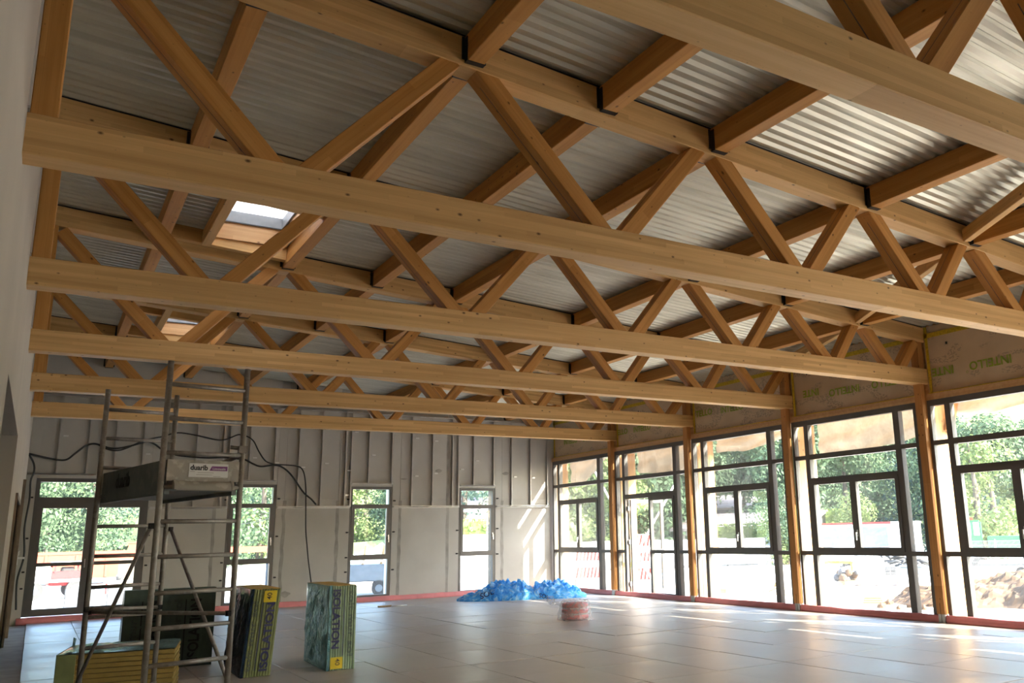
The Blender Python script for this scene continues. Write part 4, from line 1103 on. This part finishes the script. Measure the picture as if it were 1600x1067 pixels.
def broad_mesh(seed, h, w):
    rr = random.Random(seed); b = bmesh.new()
    for i in range(17):
        z = rr.uniform(.22, .95); wd = w*math.sin(PI*min(.97, (z+.12)/1.12))**.6
        a = rr.uniform(0, 2*PI); q = rr.uniform(.1, .75)*wd
        r = w*rr.uniform(.28, .5)
        leaves(b, Vector((q*math.cos(a), q*math.sin(a), z*h)), (r, r, r*.8), 300, .125, rr)
    return fin(b, 'foliage', False)
def conifer_mesh(seed, h, w):
    rr = random.Random(seed); b = bmesh.new()
    for lv in range(16):
        z = .08+.9*lv/16; rad = w*(1-z)**.85+.12
        for k in range(max(5, int(11*(1-z)+3))):
            a = rr.uniform(0, 2*PI)
            leaves(b, Vector((rad*.62*math.cos(a), rad*.62*math.sin(a), z*h-rad*.12)), (rad*.42, rad*.42, h*.035), 42, .11, rr)
    return fin(b, 'foliage', False)
fol = {'leaf': [broad_mesh(s, 9, 3.3) for s in (1, 2, 3)], 'leafl': [broad_mesh(s, 7, 2.9) for s in (4, 5)], 'leafd': [conifer_mesh(s, 13, 3.0) for s in (6, 7)]}
for k, ms in fol.items():
    for me in ms: me.materials.append(M[k])
bt_ = bmesh.new(); add_tube(bt_, [(0, 0, -.5), (.05, 0, 2), (0, .08, 4.5), (.1, 0, 7)], [.26, .2, .14, .06], 8); trunk = fin(bt_, 'trunk'); trunk.materials.append(M['bark'])
def az_point(az, d): return (.31+d*math.sin(math.radians(az)), .325+d*math.cos(math.radians(az)))
sector = [(-4, 4, 'through the double door'), (9.2, 14.5, 'through the leftmost narrow window'), (17, 20.5, 'through the middle narrow window'), (23.4, 27, 'through the right narrow window'),
          (30, 35.3, 'through the corner bay'), (35.3, 39, 'past the open door'), (39, 45.2, 'through the third bay'), (45.2, 54, 'through the fourth bay'), (54, 62.5, 'through the rightmost bay'), (62.5, 72, 'beyond the right edge')]
kindname = {'leaf': 'mid green tree', 'leafl': 'yellow green tree', 'leafd': 'dark conifer'}
count = {}
def tree(kind, az, d, sc_, row):
    x, y_ = az_point(az, d); sec = next((s[2] for s in sector if s[0] <= az < s[1]), 'on the far hillside')
    rowname = ['at the foot', 'half way up', 'high on the hillside'][row]
    key = (kind, row, sec); count[key] = count.get(key, 0)+1
    lab = '%s %s from the left %s, %s' % (ORD[count[key]], kindname[kind], rowname, sec)
    t = empty('conifer' if kind == 'leafd' else 'broadleaf_tree', (x, y_, terrain_h(x, y_)-(1.35*sc_ if kind != 'leafd' else .6)), R.uniform(0, 6), lab, 'tree', ('%s %s' % (kindname[kind], rowname))+'s')
    t.scale = (sc_, sc_, sc_*R.uniform(.9, 1.1))
    ob('foliage', R.choice(fol[kind]), None, t); ob('trunk', trunk, None, t)
for s0, s1, nm in sector:
    if s0 > 62: step = 3.4
    elif s0 < 20: step = 1.9
    else: step = 2.5
    for row, d in enumerate((60, 76, 96) if s0 > 20 else (64, 77, 96)):
        az = s0+R.uniform(0, 1.2)
        while az < s1:
            kind = R.choices(['leaf', 'leafl', 'leafd'], [(5, 3, 1), (5, 2, 2), (3, 1, 4)][row])[0]
            if nm.startswith('through the middle') and row == 0: az += step; continue
            tree(kind, az+R.uniform(-.5, .5), d+R.uniform(-5, 5), R.uniform(.95, 1.3)*(1, 1.05, 1.15)[row], row)
            az += step*(1, 1.1, 1.25)[row]*60/60
# nearer single trees
for kind, az, d, sc_, nm in (('leafl', 56.0, 50, .95, 'bright yellow green tree standing behind the green truck'), ('leafl', 49.0, 54, .62, 'small yellow green tree above the white site container'), ('leafl', 44.3, 47, .5, 'round yellow green bush right of the low pale house'), ('leaf', 44.6, 47, .6, 'leafy bush at the right of the third bay, beside the round bush')):
    x, y_ = az_point(az, d); t = empty('broadleaf_tree', (x, y_, terrain_h(x, y_)-.6), R.uniform(0, 6), nm, 'tree'); t.scale = (sc_,)*3
    ob('foliage', R.choice(fol[kind]), None, t); ob('trunk', trunk, None, t)
def hedge(name, az0, az1, d, h, th, label):
    a = Vector((*az_point(az0, d), 0)); c = Vector((*az_point(az1, d), 0)); L = (c-a).length; rr = random.Random(int(az0*10))
    b = bmesh.new(); add_box(b, .1, L-.1, -th/2+.1, th/2-.1, 0, h-.08)
    for _ in range(int(L*h*60)):
        side = rr.random()
        q = Vector((rr.uniform(0, L), -th/2 if side < .65 else rr.uniform(-th/2, th/2), rr.uniform(0, h) if side < .65 else h))
        d_ = Vector((rr.uniform(-1, 1), rr.uniform(-1, .2), rr.uniform(-.4, 1))).normalized(); s = d_.cross(Vector((rr.uniform(-1, 1), .2, rr.uniform(-1, 1)))).normalized(); t_ = d_.cross(s); k = rr.uniform(.07, .15)
        b.faces.new([b.verts.new(q+s*k), b.verts.new(q-t_*k*.6), b.verts.new(q-s*k), b.verts.new(q+t_*k*.6)])
    me = fin(b, name, False); o = ob(name, me, M['hedge'], mw=frame_x(a+Vector((0, 0, GROUND)), c+Vector((0, 0, GROUND)))); return tag(o, label, 'hedge')
hedge('hedge', 39.6, 43.4, 48.5, 2.1, 1.2, 'yellow green hedge in front of the low pale house')
hedge('hedge', 47.0, 49.9, 57, 2.9, 1.3, 'clipped box hedge behind the left end of the white site container')
hedge('hedge', 23.4, 25.4, 48, 2.7, 1.2, 'green hedge in front of the white house, seen in the right narrow window')

# ------------------------------------------------------------------ things on the building site
M['sitewhite'] = plain('site_white_sheet', (.72, .72, .70), .6, 0, .05)
M['orange'] = plain('orange_red_paint', (.36, .05, .02), .5, 0, .12, 2)
M['redp'] = plain('red_machine_paint', (.32, .02, .02), .4)
M['truckgreen'] = plain('green_truck_paint', (.025, .125, .055), .45)
M['grey'] = plain('mid_grey', (.075, .075, .078), .6)
M['bluegrey'] = plain('pale_blue_grey', (.12, .15, .18), .5)
M['roof'] = plain('pale_tile_roof', (.30, .25, .23), .7)
M['house'] = plain('pale_render', (.42, .39, .36), .8)
M['mauve'] = plain('mauve_grey_render', (.13, .12, .145), .8)
M['rubber'] = plain('rubber', (.03, .03, .03), .7)
M['dirt'] = plain('dug_brown_earth', (.105, .064, .036), .95, 0, .45, 3, .4)
def local(az, d, turn=0):
    """origin on the ground at that bearing, x to the viewer's right"""
    x, y_ = az_point(az, d); return Matrix.Translation((x, y_, GROUND)) @ Matrix.Rotation(-math.radians(az+turn), 4, 'Z')
def part(name, boxes, mat, parent, bev=0):
    b = bmesh.new()
    for q in boxes: add_box(b, *q)
    if bev: bmesh.ops.bevel(b, geom=b.edges[:], offset=bev, segments=2, affect='EDGES')
    return ob(name, b, mat, parent)
def site(name, az, d, label, cat, turn=0, group=None):
    t = empty(name, (0, 0, 0), 0, label, cat, group); t.matrix_basis = local(az, d, turn); return t
def wheel(parent, x, y, r, w=.22):
    b = bmesh.new(); add_tube(b, [(x, y-w/2, r), (x, y+w/2, r)], r, 18); wl = ob('wheel', b, M['rubber'], parent)
    b = bmesh.new(); add_tube(b, [(x, y-w/2-.01, r), (x, y+w/2+.01, r)], r*.5, 12); ob('hub', b, M['bluegrey'], wl)
def house(name, az, d, w, dep, h, rise, label, wallm, turn=0, lift=0, win=True):
    t = site(name, az, d, label, 'house', turn); t.matrix_basis = Matrix.Translation((0, 0, lift)) @ t.matrix_basis
    b = bmesh.new(); add_box(b, -w/2, w/2, 0, dep, -1, h); add_prism(b, [(0, h), (dep, h), (dep/2, h+rise)], -w/2+.001, w/2-.001, 0); ob('wall', b, wallm, t)
    b = bmesh.new()
    for s in (0, 1):
        y0, y1 = (-.35, dep/2) if s == 0 else (dep+.35, dep/2)
        k = rise/(dep/2)*.35
        add_prism(b, [(y0, h-k), (y1, h+rise), (y1, h+rise+.16), (y0, h-k+.16)], -w/2-.3, w/2+.3, 0)
    ob('roof', b, M['roof'], t)
    if win:
        for x in (-w*.28, w*.22):
            f_ = part('window', [(x-.5, x+.5, -.03, .02, h*.35, h*.35+1.1)], M['frame'], t); part('pane', [(x-.42, x+.42, -.04, -.03, h*.35+.08, h*.35+1.02)], M['bluegrey'], f_)
    return t
# -- through the double door
t = site('skip', 1.6, 51, 'long orange red skip standing across the yard, seen through the double door', 'skip', 4)
part('side', [(-3.4, 4.4, 0, .08, .35, 1.45)], M['orange'], t); part('side', [(-3.4, 4.4, 2.2, 2.28, .35, 1.45)], M['orange'], t); part('end', [(-3.4, -3.3, .08, 2.2, .35, 1.45), (4.3, 4.4, .08, 2.2, .35, 1.45)], M['orange'], t); part('bottom', [(-3.4, 4.4, 0, 2.28, .25, .36)], M['orange'], t)
for x in (-2.2, -.9, .4, 1.7, 3.0): part('rib', [(x-.06, x+.06, -.07, 0, .3, 1.4)], M['orange'], t)
part('rim', [(-3.45, 4.45, -.05, .1, 1.42, 1.55), (-3.45, 4.45, 2.18, 2.33, 1.42, 1.55)], M['orange'], t)
t = site('container', 5.9, 66, 'small orange red container with a white lower half, right edge of the double door', 'container', 0)
part('body', [(-1.6, 1.4, 0, 2.2, .9, 1.9)], M['orange'], t); part('lower_body', [(-1.6, 1.4, .02, 2.18, 0, .9)], M['sitewhite'], t); part('lid', [(-1.7, 1.5, -.06, 2.26, 1.9, 2.0)], M['orange'], t)
t = site('mini_loader', 1.3, 37.5, 'small red and white loader parked outside the double door', 'loader', -8)
part('hood', [(-1.25, -.25, 0, 1.0, .62, 1.15)], M['sitewhite'], t, .06); part('body', [(-.3, .75, .05, .95, .45, .95)], M['redp'], t, .04); part('canopy', [(-.2, .8, 0, 1, 1.22, 1.29)], M['sitewhite'], t, .02)
for x in (-.15, .7):
    for y in (.06, .92): part('canopy_post', [(x-.03, x+.03, y-.03, y+.03, .9, 1.23)], M['redp'], t)
part('seat', [(.1, .5, .3, .7, .9, 1.1)], M['rubber'], t, .03); part('boom', [(-1.2, 1.0, -.12, -.02, .58, .68)], M['sitewhite'], t)
wheel(t, -.8, .0, .33); wheel(t, .55, 0, .33); wheel(t, -.8, 1.0, .33); wheel(t, .55, 1.0, .33)
t = site('concrete_slab', 2.2, 32, 'grey slab leaning upright outside the left door leaf', 'slab', 0, 'grey slabs outside the double door'); part('slab', [(-.32, .48, 0, .25, -.05, .54)], M['grey'], t, .02)
t = site('concrete_slab', 5.0, 32, 'grey slab leaning upright outside the right door leaf', 'slab', 0, 'grey slabs outside the double door'); part('slab', [(-.75, .55, 0, .25, -.05, .57)], M['grey'], t, .02)
t = site('crate', 4.6, 41, 'brown crate standing out in the yard, seen over the right slab', 'crate'); part('side', [(-.35, .35, 0, .06, 0.3, 1.25), (-.35, .35, .55, .6, .3, 1.25), (-.35, -.3, .06, .55, .3, 1.25), (.3, .35, .06, .55, .3, 1.25)], M['brown'], t); part('base', [(-.35, .35, 0, .6, 0, .3)], M['rawwood'], t)
t = site('crate', 6.2, 41, 'tan crate in the yard beside the right door jamb', 'crate'); part('side', [(-.35, .45, 0, .5, .35, 1.2)], M['rawwood'], t, .02); part('base', [(-.4, .5, -.03, .53, 0.2, .35)], M['brown'], t)
t = site('trestle_table', 5.2, 39, 'low white bench of small pots outside the double door', 'bench'); part('top', [(-1.2, 1.3, 0, .5, .42, .50)], M['sitewhite'], t, .01)
for x in (-1.1, 1.2): part('leg', [(x-.03, x+.03, .05, .45, 0, .42)], M['redp'], t)
for i, x in enumerate((-.7, .05, .5, .85)):
    o = site('pot', 0, 1, ['small dark pot left on the low white bench', 'taller blue pot on the low white bench', 'grey pot on the low white bench, third along', 'last small pot on the low white bench'][i], 'pot'); o.matrix_basis = t.matrix_basis @ Matrix.Translation((x, .2, .5))
    b = bmesh.new(); add_tube(b, [(0, 0, 0), (0, 0, .1), (0, 0, .17+.05*(i == 1))], [.08, .11, .09], 12); ob('body', b, M[('rubber', 'bluegrey', 'grey', 'brown')[i]], o); b = bmesh.new(); add_tube(b, [(0, 0, .16), (0, 0, .20+.05*(i == 1))], [.095, .095], 12); ob('lid', b, M['sitewhite'], o)
# -- through the narrow windows
t = site('site_cabinet', 12.45, 29, 'grey metal cabinet outside the leftmost narrow window', 'cabinet'); part('body', [(-.25, .55, 0, .5, 0, 1.42)], M['bluegrey'], t, .02); dr = part('door', [(-.2, .5, -.03, 0, .06, 1.36)], M['grey'], t, .01); part('handle', [(.38, .42, -.06, -.03, .6, .85)], M['handle'], dr); part('notice', [(-.1, .12, -.034, -.03, .6, 1.1)], M['sitewhite'], dr)
t = site('barrier', 10.9, 44, 'orange plank barrier across the yard in the leftmost narrow window', 'barrier'); part('plank', [(-1.2, 2.0, 0, .05, 1.35, 1.62)], M['orange'], t)
for x in (-1.0, 1.8): part('post', [(x-.04, x+.04, .05, .12, 0, 1.6)], M['sitewhite'], t)
b = bmesh.new(); p0 = Vector((*az_point(9.5, 30), 2.15)); p1 = Vector((*az_point(13.4, 30), 2.65))
add_tube(b, [p0.lerp(p1, i/12)+Vector((0, 0, -.18*math.sin(PI*i/12))) for i in range(13)], .012, 6); tag(ob('overhead_cable', b, M['cable']), 'thin cable sagging across outside the leftmost narrow window', 'cable')
t = site('trailer', 18.6, 30.5, 'grey trailer with a wheel, heaped with plastic sheet, in the middle narrow window', 'trailer')
part('body', [(-1.3, 1.5, 0, 1.5, .45, 1.0)], M['bluegrey'], t, .03); part('drawbar', [(-2.3, -1.3, .7, .8, .5, .58)], M['grey'], t); wheel(t, .02, -.05, .24); wheel(t, .02, 1.5, .24)
b = bmesh.new(); g = [[b.verts.new((-1.3+2.8*i/24, .05+1.4*j/14, 1.0+.75*math.sin(PI*i/24)*math.sin(PI*(j+.5)/15)*(.6+.8*abs(noise.noise(Vector((i*.3, j*.35, 2))))))) for j in range(15)] for i in range(25)]
for i in range(24):
    for j in range(14): b.faces.new((g[i][j], g[i+1][j], g[i+1][j+1], g[i][j+1]))
ob('plastic_cover', b, M['clearfilm'], t)
for x in (-.55, .05, .45): timber('load_plank', (x, .2, .9), (x+.12, .1, 1.62), .05, .09, M['rawwood'], t)
house('house', 24.6, 56, 6, 6, 3.4, .8, 'white house behind the hedge in the right narrow window', M['sitewhite'])
t = site('panel_stack', 24.5, 36, 'tall white stack of sheets wrapped in white, outside the right narrow window', 'stack')
for i in range(6): part('sheet', [(-1.3, 1.2, .25*i, .25*i+.24, 0, 1.9-.02*(i % 2))], M['sitewhite'], t, .01)
t = site('pallet', 24.6, 27.6, 'low brown pallet lying outside the right narrow window', 'pallet')
for y in (0, .4, .8): part('slat', [(-.5, .6, y, y+.09, .10, .13)], M['rawwood'], t)
for x in (-.45, .05, .5): part('bearer', [(x-.04, x+.04, 0, .9, 0, .10)], M['rawwood'], t)
# -- through the right-hand glazing
M['stripe'] = plain('red_and_white_barrier_red', (.26, .012, .012), .5)
for i, (az, d, lab) in enumerate(((31.9, 32, 'red and white striped barrier panels outside the corner bay'), (35.1, 30, 'red and white striped barrier panels beyond the open door'))):
    t = site('barrier', az, d, lab, 'barrier')
    for z in (.25, .85, 1.35)[:(2 if i == 0 else 3)]:
        pb = part('panel', [(-.55, .55, 0, .03, z, z+.42)], M['sitewhite'], t)
        b = bmesh.new()
        for x in [-.5+.13*q for q in range(8)]: add_prism(b, [(x, z+.02), (x+.07, z+.02), (x+.145, z+.40), (x+.075, z+.40)], -.004, -.001, 1)
        for v in b.verts: v.co = Vector((v.co.x, v.co.y, v.co.z))
        ob('stripe', b, M['stripe'], pb)['kind'] = 'stuff'
    for x in (-.5, .5): part('post', [(x-.03, x+.03, .03, .09, 0, 1.85 if i else 1.35)], M['grey'], t)
t = site('site_hoarding', 34.6, 46, 'low white hoarding along the far edge of the yard', 'hoarding', 0)
for i in range(14): part('panel', [(-7+i*1.0, -7+i*1.0+.985, 0, .05, .1, 1.38+.02*(i % 3))], M['sitewhite'], t)
for i in range(8): part('post', [(-7+i*2-.04, -7+i*2+.04, .05, .13, 0, 1.45)], M['grey'], t)
house('house', 41.5, 55, 8.5, 7, 1.9, .85, 'low pale house with a shallow gable roof behind the hedge', M['house'], 25)
house('house', 41.9, 66, 3.6, 5, 3.4, .9, 'mauve grey house among the trees above the low pale house', M['mauve'], -20)
house('house', 45.9, 58, 5, 7, 1.7, 1.0, 'pale roofed house at the left edge of the fourth bay', M['house'], -25)
t = site('site_container', 49.6, 50, 'long white site container with a red upper rim, in the fourth bay', 'container', 6)
part('body', [(-2.9, 2.6, 0, 2.3, .1, 1.95)], M['sitewhite'], t); part('rim', [(-2.95, 1.2, -.03, 2.33, 1.95, 2.06)], M['redp'], t); part('rim', [(1.2, 2.65, -.03, 2.33, 1.95, 2.06)], M['sitewhite'], t)
part('shutter', [(-.6, 1.0, -.03, 0, .2, 1.8)], M['bluegrey'], t); part('shutter', [(-2.7, -.9, -.03, 0, .2, 1.8)], M['bluegrey'], t); part('vent', [(1.9, 2.2, -.03, 0, 1.4, 1.7)], M['grey'], t)
M['mesh'] = plain('galvanised_fence_wire', (.5, .52, .52), .4, .5)
t = site('tube_pile', 50.2, 41, 'heap of dark bent tubes piled before the white site container', 'pile')
rr = random.Random(5)
for i in range(34):
    b = bmesh.new(); x = rr.uniform(-1.5, 1.7); z = .05+rr.uniform(0, .85)*max(.15, 1-abs(x)/2.2); a = rr.uniform(-.5, .5); L = rr.uniform(.3, .9)
    add_tube(b, [(x-L*math.cos(a)/2, rr.uniform(0, 1), z), (x, rr.uniform(0, 1), z+.08), (x+L*math.cos(a)/2, rr.uniform(0, 1), z+L*math.sin(a)/2)], .05, 7); ob('tube', b, M['grey' if i % 3 else 'rubber'], t)
t = site('gas_bag', 49.4, 38.5, 'round white wrapped bale in front of the dark tubes', 'bale'); b = bmesh.new(); bmesh.ops.create_icosphere(b, subdivisions=3, radius=.55)
for v in b.verts: v.co = Vector((v.co.x*1.2, v.co.y, max(0, v.co.z*.75+.35)))*(1+.06*noise.noise(v.co*4))
ob('cover', b, M['sitewhite'], t); part('strap', [(-.68, .68, -.02, .02, 0.0, .03)], M['grey'], t)
t = site('block_stack', 50.7, 35.5, 'grey concrete block stack on the ground, before the dark tubes', 'blocks')
for i in range(2):
    for j in range(2): part('block', [(-.2+.2*i, -.005+.2*i, 0, .35, .16*j, .155+.16*j)], M['grey'], t, .008)
t = site('tool_box', 51.9, 35.5, 'pale blue box beside the grey blocks', 'box'); part('body', [(-.4, .4, 0, .4, 0, .30)], M['bluegrey'], t, .02); part('lid', [(-.42, .42, -.02, .42, .30, .36)], M['bluegrey'], t, .01)
t = site('pallet', 49.3, 29.5, 'long pallet with a heap of stones at its left end', 'pallet', 6)
for y in (0, .25, .5, .75): part('slat', [(-.9, 1.0, y, y+.14, .12, .15)], M['rawwood'], t)
for x in (-.85, -.25, .35, .92): part('bearer', [(x-.05, x+.05, 0, .9, 0, .12)], M['rawwood'], t)
for i in range(9):
    b = bmesh.new(); bmesh.ops.create_icosphere(b, subdivisions=2, radius=rr.uniform(.08, .15)); c = Vector((-1.0+.085*i, rr.uniform(.1, .7), 0))
    for v in b.verts: v.co = v.co*(1+.35*noise.noise(v.co*9+c*7))
    s_ = ob('stone', b, M['dirt'] if i % 2 else M['grey']); s_.matrix_basis = t.matrix_basis @ Matrix.Translation((c.x, c.y, .24+.08*(i % 3))); tag(s_, '%s rough stone from the left on the long pallet' % ORD[i+1], 'stone', 'stones on the long pallet')
for i, (az, d) in enumerate(((52.2, 26.2), (52.6, 24.4))):
    x, y_ = az_point(az, d); q = local(az, d, -8); o = timber('plank', (-1.1, 0, .05), (1.1, 0, .05), .2, .045, M['outpost']); o.matrix_basis = q @ Matrix.Translation((-1.1, 0, .05)); tag(o, ['farther pale plank lying by the earth mound', 'nearer pale plank lying by the earth mound'][i], 'plank', 'planks on the ground')
t = site('trestle', 47.6, 34.5, 'yellow trestle carrying a striped board in the fourth bay', 'trestle')
for x in (-.5, .5): part('leg', [(x-.03, x+.03, -.15, .15, 0, .55)], M['ylabel'], t)
part('rail', [(-.55, .55, -.04, .04, .50, .57)], M['ylabel'], t); part('board', [(-.6, .6, -.02, .02, .6, 1.1)], M['sitewhite'], t)
t = site('stone_stack', 49.6, 22.5, 'small stack of flat pale stones low in the fourth bay', 'stones')
for i in range(4): part('stone', [(-.28+.02*i, .26-.03*i, 0, .25, .05*i, .05*i+.046)], M['rawwood'], t, .008)
t = site('traffic_cone', 43.4, 25, 'small heap of broken boards low in the third bay', 'debris')
for i in range(9): timber('board_piece', (rr.uniform(-.4, .4), rr.uniform(0, .4), .04+.03*i), (rr.uniform(-.4, .4), rr.uniform(0, .4), .1+.04*i), .08, .02, M['rawwood'], t)
t.name = 'board_heap'
t = site('plank_stack', 40.4, 27, 'low stack of brown boards left in the third bay', 'boards')
for i in range(4): part('board', [(-.9+.05*i, .1, 0, .3, .03*i, .03*i+.027)], M['rawwood'] if i % 2 else M['brown'], t)
# green tipper truck
t = site('truck', 57.1, 42, 'green tipper truck parked beyond the earth mound', 'truck', 0)
part('cab', [(-2.0, -.75, 0, 2.1, .75, 2.0)], M['truckgreen'], t, .08); part('cab_window', [(-1.85, -1.15, -.012, .0, 1.35, 1.9)], M['bluegrey'], t); part('cab_window', [(-1.05, -.82, -.012, .0, 1.35, 1.9)], M['sitewhite'], t)
part('roof_light', [(-1.2, -1.05, .5, .65, 2.0, 2.12)], M['orange'], t, .02); part('chassis', [(-1.9, 3.2, .3, 1.8, .55, .75)], M['grey'], t); part('tipper_body', [(-.55, 3.2, -.05, 2.15, .8, 1.28)], M['truckgreen'], t, .03); part('tailboard', [(1.4, 2.3, -.09, -.05, .8, 1.3)], M['sitewhite'], t); part('bumper', [(-2.1, -1.9, 0, 2.1, .45, .75)], M['sitewhite'], t)
for x in (-1.35, 1.2, 2.2): wheel(t, x, .1, .42); wheel(t, x, 2.0, .42)
t = site('mesh_fence', 56.6, 37, 'galvanised mesh fence panels standing before the green truck', 'fence', 0)
for x in (-.9, .1, 1.1, 2.1): part('post', [(x-.02, x+.02, 0, .04, 0, 1.25)], M['mesh'], t)
b = bmesh.new()
for i in range(60): add_box(b, -.9+.05*i-.004, -.9+.05*i+.004, .01, .02, .1, 1.2)
for i in range(8): add_box(b, -.9, 2.1, .005, .013, .1+.155*i-.005, .1+.155*i+.005)
ob('wire_mesh', b, M['mesh'], t)['kind'] = 'stuff'
t = site('wheelbarrow', 58.9, 33.5, 'dark wheelbarrow tipped on the ground right of the mesh fence', 'wheelbarrow'); b = bmesh.new(); add_prism(b, [(-.5, .12), (.35, .12), (.55, .5), (-.3, .42)], 0, .6, 1); ob('tray', b, M['mauve'], t); wheel(t, -.55, .3, .18, .08)
for y in (.05, .55): timber('shaft', (-.5, y, .18), (.9, y, .38), .035, .035, M['grey'], t)
# earth mound
def mound():
    b = bmesh.new(); nx, ny = 110, 80; g = []
    for i in range(nx+1):
        row = []
        for j in range(ny+1):
            x, y_ = -4.6+9.2*i/nx, -3.4+6.8*j/ny
            h = 0
            for cx, cy_, rx, ry, hh in ((.6, .2, 3.6, 2.6, 1.12), (-2.4, -.3, 2.0, 2.0, .55), (2.8, .2, 2.2, 2.2, .85)):
                d = ((x-cx)/rx)**2+((y_-cy_)/ry)**2
                if d < 1: h = max(h, hh*(1-d)**1.1)
            q = Vector((x, y_, 0)); r = .20*abs(noise.noise(q*2.1))+.16*abs(noise.noise(q*4.7+Vector((3, 1, 2))))+.10*abs(noise.noise(q*10))
            row.append(b.verts.new((x, y_, -.05+h*(.75+.4*noise.noise(q*.9))+r*min(1, h*4))))
        g.append(row)
    for i in range(nx):
        for j in range(ny): b.faces.new((g[i][j], g[i+1][j], g[i+1][j+1], g[i][j+1]))
    return fin(b, 'earth', False)
mo = ob('earth_mound', mound(), M['dirt']); mo.matrix_basis = local(61.0, 23.5, 6); tag(mo, 'brown mound of dug earth and clods outside the bay at the right edge', 'earth mound')
for i in range(40):
    b = bmesh.new(); bmesh.ops.create_icosphere(b, subdivisions=1, radius=rr.uniform(.06, .15))
    for v in b.verts: v.co = v.co*(1+.4*noise.noise(v.co*11+Vector((i, 0, 0))))
    a = rr.uniform(0, 2*PI); q = Vector((rr.uniform(-4.2, 4.2), rr.uniform(-3.1, -1.2), .0))
    from mathutils.bvhtree import BVHTree
    o = ob('clod', b, M['dirt'], mo, (q.x, q.y, .02)); hit = mo.ray_cast if False else None
